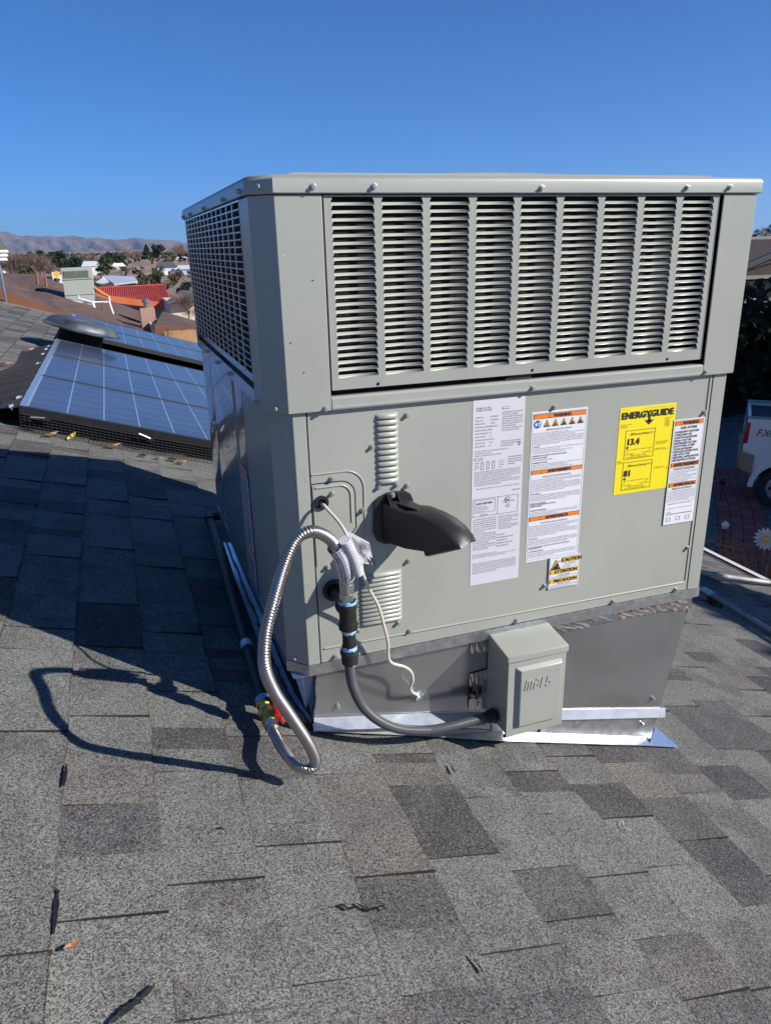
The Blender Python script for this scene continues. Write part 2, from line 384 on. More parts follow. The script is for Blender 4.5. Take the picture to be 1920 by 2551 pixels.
# ================================================================== PACKAGED UNIT
W, D, c1, c2, H, ZM, E_ = 1.1515, 1.2864, .0423, .0448, 1.0244, .6038, .0103
U = thing('rooftop_air_conditioner', 'large grey packaged air conditioner with louvred top and yellow label on the metal curb', 'air conditioner', (.5, .6, 0))
P_ = M['paint']
def wall(path, z0, z1, th=.004, name='corner_post', m=None, bevel=.0015, ztop=None):
    """vertical sheet following a plan path; thickness towards the inside (left of travel is outside)"""
    mb = MB(); n = len(path); inn = []
    for i, p in enumerate(path):
        a = Vector(path[max(i-1, 0)]); c = Vector(path[min(i+1, n-1)]); p = Vector(p)
        d1 = (p-a).normalized() if i > 0 else (c-p).normalized(); d2 = (c-p).normalized() if i < n-1 else d1
        n1 = Vector((-d1.y, d1.x)); n2 = Vector((-d2.y, d2.x)); q = (n1+n2).normalized(); k = th/max(.3, q.dot(n1)); inn.append(p+q*k)
    loop = [Vector(p) for p in path]+inn[::-1]
    for i in range(n-1):
        L = [path[i], path[i+1], inn[i+1], inn[i]]
        mb.add([(q[0], q[1], z) for z in (z0, z1) for q in L], [(0, 1, 5, 4), (2, 3, 7, 6), (3, 2, 1, 0), (4, 5, 6, 7)]+([(3, 0, 4, 7)] if i == 0 else [])+([(1, 2, 6, 5)] if i == n-2 else []))
    o = mb.build(name, m or P_, U)
    bm = bmesh.new(); bm.from_mesh(o.data); bmesh.ops.remove_doubles(bm, verts=bm.verts, dist=1e-5); bmesh.ops.recalc_face_normals(bm, faces=bm.faces)
    if bevel:
        es = [e for e in bm.edges if len(e.link_faces) == 2 and e.calc_face_angle(0) > .5]
        bmesh.ops.bevel(bm, geom=es, offset=bevel, segments=2, profile=.6, affect='EDGES', clamp_overlap=True)
    bm.to_mesh(o.data); bm.free()
    o.data.polygons.foreach_set('use_smooth', [True]*len(o.data.polygons)); o.data.set_sharp_from_angle(angle=math.radians(40))
    for p in o.data.polygons:
        if p.area > 1.2e-3: p.use_smooth = False
    return o
# dark insides
b = MB(); b.box(.03, W-.03, .036, D-.03, .61, 1.02); b.build('condenser_coil', M['coil'], U)
b = MB(); b.box(.012, W-.012, .028, D-.012, .0, .609); b.build('cabinet_core', M['black'], U)
# top cap: skirt + rounded rim + top sheet
def cap_ring(o, z): return [(-c1-o, D+o, z), (-c1-o, c2-o*.4, z), (-o*.4, -o, z), (W+o, -o, z), (W+o, D+o, z)]
b = MB(); rings = [cap_ring(.004, H), cap_ring(.0065, H+.002), cap_ring(.0065, H+.024), cap_ring(.004, H+.030), cap_ring(-.002, H+.034), cap_ring(-.03, H+.035)]
vs = [p for r in rings for p in r]; fs = []
for i in range(len(rings)-1):
    for k in range(5): fs.append((i*5+k, i*5+(k+1) % 5, (i+1)*5+(k+1) % 5, (i+1)*5+k))
fs.append(tuple(range(25, 30)))
b.add(vs, fs); o = b.build('top_cap', P_, U, smooth=True, autos=35)
# raised fan deck + guard
b = MB(); q0 = [(.02, .065), (1.10, .065), (1.10, 1.22), (.02, 1.22)]; q1 = [(.055, .080), (1.075, .080), (1.075, 1.19), (.055, 1.19)]
b.hexa([(x, y, H+.0345) for x, y in q0], [(x, y, H+.045) for x, y in q1]); b.build('fan_deck', P_, U, bevel=.004)
cx, cy = .56, .64
def ngon(r, z, n=40, cx=cx, cy=cy): return [(cx+r*math.cos(2*PI*k/n), cy+r*math.sin(2*PI*k/n), z) for k in range(n)]
b = MB(); R0 = [(.52, .008), (.515, .014), (.50, .018), (.45, .019), (.43, .011)]
vs = [];
for r, z in R0: vs += ngon(r, H+.0352+z)
fs = [(i*40+k, i*40+(k+1) % 40, (i+1)*40+(k+1) % 40, (i+1)*40+k) for i in range(len(R0)-1) for k in range(40)]
b.add(vs, fs); o = b.build('fan_shroud', P_, U, smooth=True)
b = MB(); b.add(ngon(.43, H+.0465), [tuple(range(40))]); b.build('fan_opening', M['black'], U)
b = MB()
for r in [.05+.03*i for i in range(12)]: b.tube(ngon(r, H+.0525)+[ngon(r, H+.0525)[0]], .002, 5, None, False)
for k in range(4):
    a = PI*k/4+.3; b.bar((cx-.42*math.cos(a), cy-.42*math.sin(a), H+.0495), (cx+.42*math.cos(a), cy+.42*math.sin(a), H+.0495), .003)
b.build('fan_guard', M['blackplastic'], U)
# upper shell
wall([(-c1, .147), (-c1, c2), (0, 0), (.0925, 0)], ZM, H-.0012, name='corner_post')
wall([(1.0555, 0), (W, 0), (W, .10)], ZM, H-.0012, name='corner_post')
wall([(-c1+.10, D), (-c1, D), (-c1, 1.248)], ZM, H-.0012, name='corner_post')
wall([(W, .104), (W, D), (-c1+.104, D)], ZM, H-.0012, name='shell_panel', m=M['paint2'])
# mid rails with rolled lip
def prof_x(prof, x0, x1, name, m=P_, bev=.001):
    b = MB(); b.hexa([(x0, y, z) for y, z in prof], [(x1, y, z) for y, z in prof]); return b.build(name, m, U, bevel=bev)
prof_x([(0.0, ZM), (-.0015, ZM+.004), (-.0005, ZM+.010), (.0, ZM+.024), (.004, ZM+.028), (.03, ZM+.028), (.03, ZM)], .0935, 1.0545, 'middle_rail')
b = MB(); b.hexa([(x, .149, z) for x, z in [(-c1, ZM), (-c1, ZM+.030), (-c1+.03, ZM+.030), (-c1+.03, ZM)]], [(x, 1.246, z) for x, z in [(-c1, ZM), (-c1, ZM+.030), (-c1+.03, ZM+.030), (-c1+.03, ZM)]]); b.build('middle_rail', M['paint2'], U, bevel=.001)
# ---- louvred coil panel
cols = [(.1105, .1995), (.214, .303), (.3175, .4065), (.4212, .5102), (.525, .614), (.6285, .7175), (.7322, .8212), (.8365, .9255), (.9415, 1.0295)]
ZT = 1.0187; NP = 24; PT = (ZT-.6847)/23; LY = .003
ZB = ZT-PT*NP+.0      # bottom of the last blade
lp = MB()
x0, x1, zb, zt = .0975, 1.0435, .646, 1.0225
def strip(xa, xb_, za, zb_): lp.add([(xa, LY, za), (xb_, LY, za), (xb_, LY, zb_), (xa, LY, zb_)], [(0, 1, 2, 3)])
hw0, hw1 = .0022, 0.   # narrowing of the hole at its top
edges = [x0]+[e for c in cols for e in c]+[x1]
strip(x0, x1, zb, ZB); strip(x0, x1, ZT+.0005, zt)
zt_ = ZT+.0005
for i in range(0, len(edges), 2):
    a, b_ = edges[i], edges[i+1]
    for r in range(NP):
        za = ZT-PT*(r+1); zm_ = za+PT*.36; zc = za+PT*.97; ze = za+PT
        al = 0 if i == 0 else 1; bl = 0 if i == len(edges)-2 else 1
        L = [(a-al*0+0*al, za)]
        k = .0035
        left = [(a+al*(-.0), za), (a, zm_), (a+al*k, zc), (a, ze)]; right = [(b_, ze), (b_-bl*0+bl*0, ze)]
        # side outlines: hole narrows towards its top
        la = [(a-al*0, za), (a-al*0, zm_), (a+al*k, zc), (a, ze)]
        ra = [(b_, za), (b_, zm_), (b_-bl*k*-1*0, zc), (b_, ze)]
        la = [(a, za), (a, zm_), (a, zc), (a, ze)]
        lp.add([(a, LY, za), (b_, LY, za), (b_, LY, ze), (a, LY, ze)], [(0, 1, 2, 3)])
        if al: lp.add([(a, LY, zc), (a, LY, zm_+.001), (a-k, LY, zc)], [(0, 1, 2)])
        if bl: lp.add([(b_, LY, zc), (b_, LY, zm_+.001), (b_+k, LY, zc)], [(0, 1, 2)])
        if al: lp.add([(a, LY, ze), (a, LY, zc), (a-k, LY, zc), (a-k, LY, ze)], [(0, 1, 2, 3)])
        if bl: lp.add([(b_, LY, ze), (b_, LY, zc), (b_+k, LY, zc), (b_+k, LY, ze)], [(0, 1, 2, 3)])
# rolled outer returns
lp.box(x0-.001, x0, LY-.0008, .03, zb, zt); lp.box(x1, x1+.001, LY-.0008, .03, zb, zt); lp.box(x0, x1, LY, .03, zb-.001, zb)
panel = lp.build('louvre_panel', P_, U)
# one pressed blade: foot flush, head pushed in, with gores at both ends
wl = .089
bl_ = MB(); n = 6; h0 = PT*.37
pr = [(0, -.0004), (.0010, h0*.3), (.0026, h0*.65), (.0042, h0*.93), (.0048, h0)]
vs = []
for (y, z) in pr: vs += [(-wl/2, y, z), (wl/2, y, z)]
fs = [(2*i, 2*i+1, 2*i+3, 2*i+2) for i in range(len(pr)-1)]
nv = len(vs); vs += [(-wl/2-.0001, 0, h0), (wl/2+.0001, 0, h0)]
fs += [(0, 2, nv), (2, 4, nv), (4, 6, nv), (6, 8, nv), (1, nv+1, 3), (3, nv+1, 5), (5, nv+1, 7), (7, nv+1, 9)]
me = bpy.data.meshes.new('louvre_blade'); me.from_pydata(vs, [], fs); me.materials.append(P_)
me.polygons.foreach_set('use_smooth', [i < len(pr)-1 for i in range(len(me.polygons))]); BL = me
for (a, b_) in cols:
    for r in range(NP):
        inst('louvre_blade', BL, ((a+b_)/2, LY-.0004, ZT-PT*(r+1)), U)
# small holes at the foot of the panel
for u, v in ((942, 956), (1326, 922), (1662, 894)):
    p = aty(u, v, LY-.001); b = MB(); b.add([(p.x+.0035*math.cos(a*PI/4), p.y, p.z+.0035*math.sin(a*PI/4)) for a in range(8)], [tuple(range(8))]); b.build('screw_hole', M['black'], U)
b = MB(); b.prism([(.505, .012, .6335), (.575, .012, .6335), (.575, .012, .649), (.545, .012, .647), (.515, .012, .640)], (0, .02, 0)); b.build('foam_block', mat('grey_foam', (.045, .045, .048), .9, bump=1, bscale=300), U)
# ---- side coil grille
fr = MB(); X = -c1
def sstrip(ya, yb, za, zb_): fr.box(X-.0005, X+.003, ya, yb, za, zb_)
sstrip(.1475, 1.2475, .652, .668); sstrip(.1475, 1.2475, 1.0195, 1.0228); sstrip(.1475, .152, .668, 1.0195); sstrip(1.241, 1.2475, .668, 1.0195)
fr.build('grille_frame', M['paint2'], U)
NV, NH = 13, 24
vb = MB(); vb.box(-.003, .003, -.0032, .0032, 0, 1.0195-.668); vbm = vb.build('grille_bar', M['grille'], U, bevel=.001)
vbm.location = Vector((X, .152+(1.241-.152)/NV, .668))-WO[U.name]
for i in range(2, NV): inst('grille_bar', vbm.data, (X, .152+(1.241-.152)*i/NV, .668), U)
hb = MB(); hb.hexa([(-.002, .1525, -.001), (.016, .1525, -.008), (.016, .1525, -.006), (-.002, .1525, .0015)], [(-.002, 1.2405, -.001), (.016, 1.2405, -.008), (.016, 1.2405, -.006), (-.002, 1.2405, .0015)])
hbm = hb.build('grille_slat', M['grille'], U); hbm.location = Vector((X, 0, .668+(1.0195-.668)/NH))-WO[U.name]
for i in range(2, NH): inst('grille_slat', hbm.data, (X, 0, .668+(1.0195-.668)*i/NH), U)
# ---- lower cabinet
e = E_
wall([(-c1+e, .405), (-c1+e, c2+e), (e, e), (.0385, e)], .0, ZM-.0015, name='corner_post')
wall([(1.1010, e), (W-e, e), (W-e, .10)], .0, ZM-.0015, name='corner_post')
wall([(W-e, .104), (W-e, D-e), (-c1+e+.01, D-e)], .0, ZM-.0015, name='rear_panel', m=M['paint2'])
def side_panel(ya, yb, amp, seed):
    """thin glossy sheet with the shallow pillow of pressed metal"""
    n, m_ = 28, 30; b = MB(); vs = []; rnd = random.Random(seed); ph = rnd.uniform(0, 6)
    for i in range(n+1):
        for j in range(m_+1):
            y = ya+(yb-ya)*i/n; z = .001+(ZM-.004)*j/m_; s = math.sin(PI*i/n)
            vs.append((-c1+e-amp*s**.7*(.6+.4*math.sin(PI*j/m_))-.0009*math.sin(7*z+ph+4*y)*s, y, z))
    b.add(vs, [(i*(m_+1)+j, i*(m_+1)+j+1, (i+1)*(m_+1)+j+1, (i+1)*(m_+1)+j) for i in range(n) for j in range(m_)])
    return b.build('side_panel', M['paint2'], U, smooth=True)
side_panel(.408, .552, .0012, 1); side_panel(.5555, 1.040, .004, 2); side_panel(1.046, D-e, .003, 3)
b = MB(); b.box(-c1+e-.004, -c1+e+.002, .5523, .5552, .0, ZM-.003); b.build('panel_seam', M['paint2'], U)
# service panel
sp = MB(); sp.box(.0415, 1.0985, e+.0015, e+.005, .0005, ZM-.001); sp = sp.build('service_panel', P_, U, bevel=.001)
def ridge(path, r=.0026, name='pressed_ridge', parent=None, y=None):
    b = MB(); P = [Vector((x, (y if y is not None else e+.0012), z)) for x, z in path]; b.tube(P, r, 8); return b.build(name, P_, parent or sp, smooth=True, autos=60)
ridge([(.05, .0365), (.3, .034), (.7, .029), (1.083, .0245)]); ridge([(1.0905, .031), (1.0905, .3), (1.0905, .597)], .0022)
def arc(cx_, cz, r, a0, a1, n=8): return [(cx_+r*math.cos(math.radians(a0+(a1-a0)*i/n)), cz+r*math.sin(math.radians(a0+(a1-a0)*i/n))) for i in range(n+1)]
ridge([(.044, .4645)]+arc(.118, .4215, .043, 90, 0)+[(.1605, .30), (.159, .21)], .0020)
# small access door, its own raised skin
dp = [(.0435, .440)]+arc(.106, .409, .031, 90, 0)+[(.1365, .335), (.112, .300), (.08, .272), (.0435, .248)]
b = MB(); b.prism([(x, e+.0014, z) for x, z in dp], (0, -.0022, 0)); door = b.build('access_door', P_, U, bevel=.0008)
ridge([(.050, .4345)]+arc(.104, .409, .0255, 90, 0)+[(.1295, .345)], .0022, parent=door, y=e-.0012)
b = MB()
pl = [(.0420, .4435)]+arc(.1065, .4095, .0335, 90, 0)+[(.140, .33), (.113, .2955)]
for i in range(len(pl)-1):
    a, c = Vector((pl[i][0], e+.0010, pl[i][1])), Vector((pl[i+1][0], e+.0010, pl[i+1][1])); t = (c-a).normalized(); q = t.cross(Vector((0, 1, 0)))*.0011
    b.add([a-q, c-q, c+q, a+q], [(0, 1, 2, 3)])
b.build('door_gap', M['black'], sp)
# vent louvres pressed outward on the service panel
def vent(xa, xb_, za, zb_, n):
    st = (zb_-za)/n; wv = xb_-xa; b = MB()
    k = 7; prof = [(0, st), (-.0035, st*.86), (-.0075, st*.62), (-.0085, st*.36), (-.0078, st*.12), (-.0050, st*.04)]
    vs = []
    for (y, z) in prof:
        s = min(1, -y/.006+.25)
        vs += [(-wv/2, 0, z), (-wv/2+.006, y, z), (wv/2-.006, y, z), (wv/2, 0, z)]
    fs = [(4*i+j, 4*i+j+1, 4*i+4+j+1, 4*i+4+j) for i in range(len(prof)-1) for j in range(3)]
    b.add(vs, fs); o = b.build('vent_louvre', P_, sp, smooth=True, autos=60)
    me = o.data; bpy.data.objects.remove(o)
    for i in range(n): inst('vent_louvre', me, ((xa+xb_)/2, e+.0014, za+st*i), sp)
    b = MB(); b.box(xa+.004, xb_-.004, e+.0005, e+.0014, za+.002, zb_-.004); b.build('vent_backing', M['black'], sp)
vent(.1925, .2445, .4245, .5850, 12); vent(.1420, .2470, .0775, .209, 12)
# base rail
wall([(-c1+e-.002, D-e), (-c1+e-.002, c2+e), (e, e-.002), (W-e+.002, e-.002), (W-e+.002, D-e)], -.028, -.0005, .004, 'base_rail', M['zinc'], 0)
b = MB(); b.box(-c1+e+.004, W-e-.004, e+.004, D-e, -.030, -.0285); b.build('base_pan', M['zinc'], U)
# grommets
def ringmesh(c, r0, r1, d, name, m, parent, n=24, axis=(0, -1, 0)):
    b = MB(); c = Vector(c); ax = Vector(axis).normalized(); p = ax.cross(Vector((0, 0, 1))).normalized(); q = ax.cross(p)
    prof = [(r1, 0), (r1, d*.7), (r1*.93+r0*.07, d), (r0*.9+r1*.1, d), (r0, d*.6), (r0, -.002)]
    vs = [c+ax*dd+(p*math.cos(2*PI*k/n)+q*math.sin(2*PI*k/n))*rr for rr, dd in prof for k in range(n)]
    b.add(vs, [(i*n+k, i*n+(k+1) % n, (i+1)*n+(k+1) % n, (i+1)*n+k) for i in range(len(prof)-1) for k in range(n)])
    b.add([c+ax*.0006+(p*math.cos(2*PI*k/n)+q*math.sin(2*PI*k/n))*r0 for k in range(n)], [tuple(range(n))], M['black'])
    if not b.mats[0] == m: b.mats.insert(0, m); b.m = [0]*((len(prof)-1)*n)+[1]
    return b.build(name, None, parent, smooth=True, autos=50)
GP = aty(800, 1252, e-.001); GG = aty(832, 1470, e+.001)
ringmesh(GP, .0095, .0165, .005, 'wire_grommet', M['blackplastic'], U)
ringmesh(GG, .0175, .0270, .006, 'pipe_grommet', M['blackplastic'], U)
# screws
sm = MB()
def cyl(mb, r, y0, y1, n, m=None): mb.hexa([(r*math.cos(2*PI*k/n), y0, r*math.sin(2*PI*k/n)) for k in range(n)], [(r*math.cos(2*PI*k/n), y1, r*math.sin(2*PI*k/n)) for k in range(n)], m)
cyl(sm, .0064, 0, -.0016, 14); cyl(sm, .0045, -.0016, -.0085, 6)
t_ = sm.build('screw', M['screw'], None, bevel=.0005); SCR = t_.data; bpy.data.objects.remove(t_)
SCRP = SCR.copy(); SCRP.materials[0] = M['screwp']
def screw(p, parent, nrm=(0, -1, 0), me=None):
    q = Vector((0, -1, 0)).rotation_difference(Vector(nrm)) @ Vector((0, -1, 0)).rotation_difference(Vector((0, -1, 0)))
    from mathutils import Quaternion
    q = q @ Quaternion((0, 1, 0), random.uniform(0, 1)); inst('screw', me or SCR, p, parent, q)
for u, v in ((779, 464), (931, 464), (1348, 468), (1710, 467), (1816, 466)): screw(aty(u, v, -.0065), U)
for u, v in ((811, 1018), (1326, 966), (1756, 926)): screw(aty(u, v, -.0005), U)
for u, v in ((1013, 1034), (926, 1113), (943, 1213), (987, 1208), (1014, 1209), (1017, 1397), (991, 1552), (890, 1570), (1019.5, 1572), (835, 1635),
             (1380, 1014), (1753, 1027), (1712, 1364), (1356, 1459), (1286, 1546), (1526, 1498), (1682, 1468)): screw(aty(u, v, e+.001), U)
for u, v in ((827, 1193), (827, 1229), (904, 1271), (817, 1412)): screw(aty(u, v, e-.0008), U, me=SCR if v != 1412 else SCRP)
ncs = Vector((-c2, -c1, 0)).normalized()
for u, v, off in ((647, 464, .0045), (690, 1018, .0), ):
    P = on(u, v, ncs, ncs.dot(Vector((0, 0, 0)))+off); screw(P, U, ncs, SCRP)
P = on(737, 1640, ncs, ncs.dot(Vector((e, e, 0)))+.0); screw(P, U, ncs, SCRP)
for u, v in ((598, 476), (558, 497), (510, 519), (475, 533), (458.5, 540)): screw(atx(u, v, -c1-.0065), U, (-1, 0, 0), SCRP)
for u, v in ((517.5, 875), (543, 902), (573, 930), (640.5, 1002)): screw(atx(u, v, -c1-.001), U, (-1, 0, 0), SCRP)
b = MB(); p = atx(537, 1060, -c1+e-.003); b.box(p.x-.006, p.x+.002, p.y-.03, p.y+.03, p.z-.008, p.z+.008); b.build('panel_latch', M['paint2'], U, bevel=.002)
# ---- printed labels on the service panel
LYY = e+.0007
words = 'THIS APPLIANCE SHALL NOT BE INSTALLED UNLESS QUALIFIED SERVICE AGENCY DISCONNECT ALL ELECTRIC POWER BEFORE SERVICING UNIT FAILURE TO FOLLOW COULD RESULT IN DEATH INJURY PROPERTY DAMAGE GAS FURNACE WITH COOLING FOR OUTDOOR INSTALLATION'.split()
fr_w = 'CET APPAREIL DOIT ETRE INSTALLE PAR UN TECHNICIEN QUALIFIE COUPER LE COURANT AVANT ENTRETIEN RISQUE DE BLESSURES GRAVES OU MORT'.split()
es_w = 'ESTE APARATO DEBE SER INSTALADO POR PERSONAL CALIFICADO DESCONECTE LA CORRIENTE ANTES DEL SERVICIO PUEDE CAUSAR LESIONES GRAVES O MUERTE'.split()
# rating plate
l = Label(.4265, .5605, .1315, .5935, LYY); K = M['ink']; G = M['greyprint']
l.text('TRANE U.S. INC.\nTYLER, TX 75707', .06, .045, .0085, K, ls=1.0)
l.rect(.56, .045, .70, .056, G); l.rect(.565, .047, .695, .054, M['silverlabel'], 2)
for i, t in enumerate(['MODEL NO.', 'SERIAL NO.', 'DATE OF MFG.', 'ELECTRICAL RATING', 'MINIMUM OPER. VOLT', 'MAX OVRCR PROT', 'MAX CKT BRK', 'CONTROL CKT VOLT', 'MIN CKT AMP', 'MAX FUSE SIZE']):
    l.text(t, .05, .09+i*.0165, .0062, K); l.text(['4YCC3036E1', '2401KDB2H', '10/2023', '208/230/60/1', '187', '40', '40', '24 VAC', '29.0', '45'][i], .33, .09+i*.0165, .0062, K)
l.lines(.56, .96, .066, .17, 9, K, words, seed=3); l.lines(.55, .95, .215, .25, 3, K, words, seed=4)
l.lines(.05, .7, .255, .29, 3, K, ['COMPR', 'QTY', 'PH', 'VAC', 'RLA', 'LRA', '1', '3'], seed=5)
l.frame(.04, .297, .20, .309, K, .006)
for i in range(3): l.frame(.17+.11*i, .318, .22+.11*i, .36, K, .006)
l.lines(.05, .14, .315, .36, 4, K, ['FAN', 'COMP', 'EVAP'], seed=6); l.lines(.52, .62, .315, .36, 4, K, ['1/2', 'HP', '.91'], seed=7); l.lines(.7, .98, .30, .35, 4, K, words, seed=7)
l.poly([(.92, .232), (.955, .243), (.92, .254), (.885, .243)], K); l.poly([(.92, .236), (.944, .243), (.92, .250), (.896, .243)], M['silverlabel'], 2)
l.lines(.05, .95, .365, .445, 8, K, words, seed=8); l.text('Manufactured under one or more of the following U.S. Patents:', .1, .462, .0062, K, w=.85)
l.text('DSEM142P01', .8, .49, .0062, K, w=.16)
l.frame(.03, .515, .93, .612, K, .005); l.rect(.52, .515, .525, .612, K); l.circle(.26, .552, .0, K)
l.frame(.07, .522, .47, .590, G, .006); l.text('AHRI CERTIFIED', .10, .545, .010, K, w=.32, bold=.02); l.lines(.1, .34, .552, .586, 4, K, words, seed=9); l.text('DSEM2H6P01', .17, .606, .006, K)
l.circle(.72, .540, .062, K); l.circle(.72, .540, .054, M['silverlabel'], 2); l.text('UL', .72, .546, .014, K, align='CENTER', bold=.02, l=3); l.text('C', .62, .55, .009, K); l.text('US', .80, .55, .009, K)
l.text('LISTED\n136F', .72, .572, .007, K, align='CENTER', ls=.9)
l.lines(.04, .50, .62, .80, 15, K, ['HEATING INPUT', 'DEBIT CALORIFIQUE', 'BTU/H', 'KW', 'GAS SUPPLY PRESS.', 'IN W.C.', 'AIR TEMP', '160', '64.000', '3.5'], seed=10)
l.lines(.55, .95, .62, .70, 8, K, words, seed=11); l.lines(.52, .85, .72, .80, 5, K, ['3.5', '65.0', 'IN W.C.', 'MAX', 'MIN'], seed=12)
l.lines(.04, .93, .82, .845, 3, K, words, seed=13); l.lines(.04, .93, .87, .935, 6, K, fr_w, seed=14)
l.done('rating_plate', U, M['silverlabel'], 'tall silver white data plate full of small print')
# warning label
WH = M['white']
def tri(l, a, b, s, m=M['amber'], lv=2):
    Wd = l.x1-l.x0; Hd = l.z1-l.z0; h = s*.9*Wd/Hd
    l.poly([(a-s/2, b+h/2), (a+s/2, b+h/2), (a, b-h/2)], K, lv); s2 = s*.74; h2 = h*.74
    l.poly([(a-s2/2, b+h2/2-h*.04), (a+s2/2, b+h2/2-h*.04), (a, b-h2/2+h*.02)], m, lv+1)
def header(l, b0, b1, t, m=M['orange'], a0=.03, a1=.97):
    l.rect(a0, b0-.002, a1, b1+.002, K, 1); l.rect(a0+.006, b0, a1-.006, b1, m, 2); h = b1-b0
    l.text(t, (a0+a1)/2+.04, b1-h*.17, h*.74, K, align='CENTER', bold=.045, l=3)
    tw = len(t)*h*.74*(l.z1-l.z0)/(l.x1-l.x0)*.47; tri(l, (a0+a1)/2-tw-.02, (b0+b1)/2, .055, M['amber'], 3)
l = Label(.580, .7325, .168, .552, LYY)
l.frame(.022, .012, .978, .985, G, .004)
header(l, .018, .043, 'WARNING'); header(l, .375, .398, 'AVERTISSEMENT'); header(l, .687, .712, 'ADVERTENCIA')
l.circle(.105, .078, .064, M['blue']); l.rect(.06, .069, .095, .087, WH, 2); l.rect(.115, .066, .15, .078, WH, 2); l.rect(.115, .082, .15, .088, WH, 2)
for i in range(5): tri(l, .27+.152*i, .076, .125, M['amber'], 1)
for i, sh in enumerate([[(0, -.010), (.012, -.010), (.004, .001), (.014, .001), (-.008, .018), (-.001, .004), (-.01, .004)], [(-.03, .012), (.0, -.008), (.03, -.004), (.0, .004), (.01, .012)], [(-.03, .014), (-.005, -.008), (.008, -.008), (.03, .014), (.005, .006), (-.01, .010)],
                        [(-.02, .013), (-.015, -.002), (0, -.008), (.015, -.002), (.02, .013)], [(-.018, .012), (-.02, 0), (-.004, -.012), (.002, -.003), (.016, -.002), (.016, .012)]]):
    l.poly([(.27+.152*i+a, .081+b_) for a, b_ in sh], K, 4)
l.text('IMPROPER INSTALLATION OR SERVICE!', .5, .122, .0085, K, align='CENTER', bold=.01, w=.46)
l.lines(.04, .95, .13, .212, 8, K, words, seed=21); l.text('WARNING!', .04, .224, .007, K, bold=.02); l.lines(.04, .95, .228, .268, 4, K, words, seed=22)
l.text('HAZARDOUS VOLTAGE!  ROTATING FAN BLADES!', .04, .283, .008, K, bold=.02, w=.62); l.text('HAZARDOUS GASES!', .04, .297, .008, K, bold=.02); l.lines(.04, .7, .30, .315, 1, K, words, seed=23)
l.text('FLAMMABLE VAPORS!', .04, .328, .008, K, bold=.02); l.lines(.04, .95, .332, .368, 4, K, words, seed=24)
l.text('INSTALLATION OU ENTRETIEN INADEQUATS!', .5, .425, .0085, K, align='CENTER', bold=.01, w=.52)
l.lines(.04, .95, .432, .520, 8, K, fr_w, seed=25); l.text('AVERTISSEMENT!', .04, .534, .007, K, bold=.02); l.lines(.04, .95, .538, .582, 4, K, fr_w, seed=26)
l.text('TENSION DANGEREUSE!\nPALES DE VENTILATEUR EN ROTATION!\nGAZ DANGEREUX!', .04, .598, .0075, K, bold=.02, ls=.95); l.text('VAPEURS INFLAMMABLES!', .04, .645, .0075, K, bold=.02); l.lines(.04, .93, .65, .68, 3, K, fr_w, seed=27)
l.text('INSTALACION O SERVICIO INCORRECTOS!', .5, .738, .0085, K, align='CENTER', bold=.01, w=.5)
l.lines(.04, .95, .745, .825, 8, K, es_w, seed=28); l.text('ADVERTENCIA!', .04, .84, .007, K, bold=.02); l.lines(.04, .95, .845, .885, 4, K, es_w, seed=29)
l.text('VOLTAJE PELIGROSO! ASPAS DEL VENTILADOR GIRATORIAS!\nGASES PELIGROSOS!', .04, .9, .007, K, bold=.02, w=.78, ls=1.0); l.text('VAPORES INFLAMABLES!', .04, .93, .0075, K, bold=.02); l.lines(.04, .93, .935, .972, 4, K, es_w, seed=30)
l.done('warning_label', U, WH, 'long white warning label with orange header bars and yellow hazard triangles')
# caution label
l = Label(.648, .738, .0815, .1715, LYY-.003)
l.frame(.02, .02, .98, .98, G, .008)
header(l, .06, .20, 'CAUTION', M['amber'], .40, .97); header(l, .40, .53, 'ATTENTION', M['amber'], .03, .97); header(l, .69, .81, 'PRECAUCION', M['amber'], .03, .97)
tri(l, .21, .24, .34, M['amber'], 1); l.poly([(.13, .33), (.15, .27), (.22, .25), (.20, .20), (.26, .20), (.29, .30), (.30, .335), (.12, .345)], K, 4)
l.text('HOT SURFACE!', .68, .265, .04, K, align='CENTER', w=.36); l.lines(.44, .94, .28, .38, 3, K, words, seed=31)
l.text('SURFACE CHAUDE!', .5, .595, .035, K, align='CENTER', w=.4); l.lines(.06, .94, .60, .68, 2, K, fr_w, seed=32)
l.text('SUPERFICIE CALIENTE!', .5, .865, .035, K, align='CENTER', w=.45); l.lines(.06, .94, .87, .97, 3, K, es_w, seed=33)
l.done('caution_label', U, WH, 'small white and amber caution label with hot surface triangle')
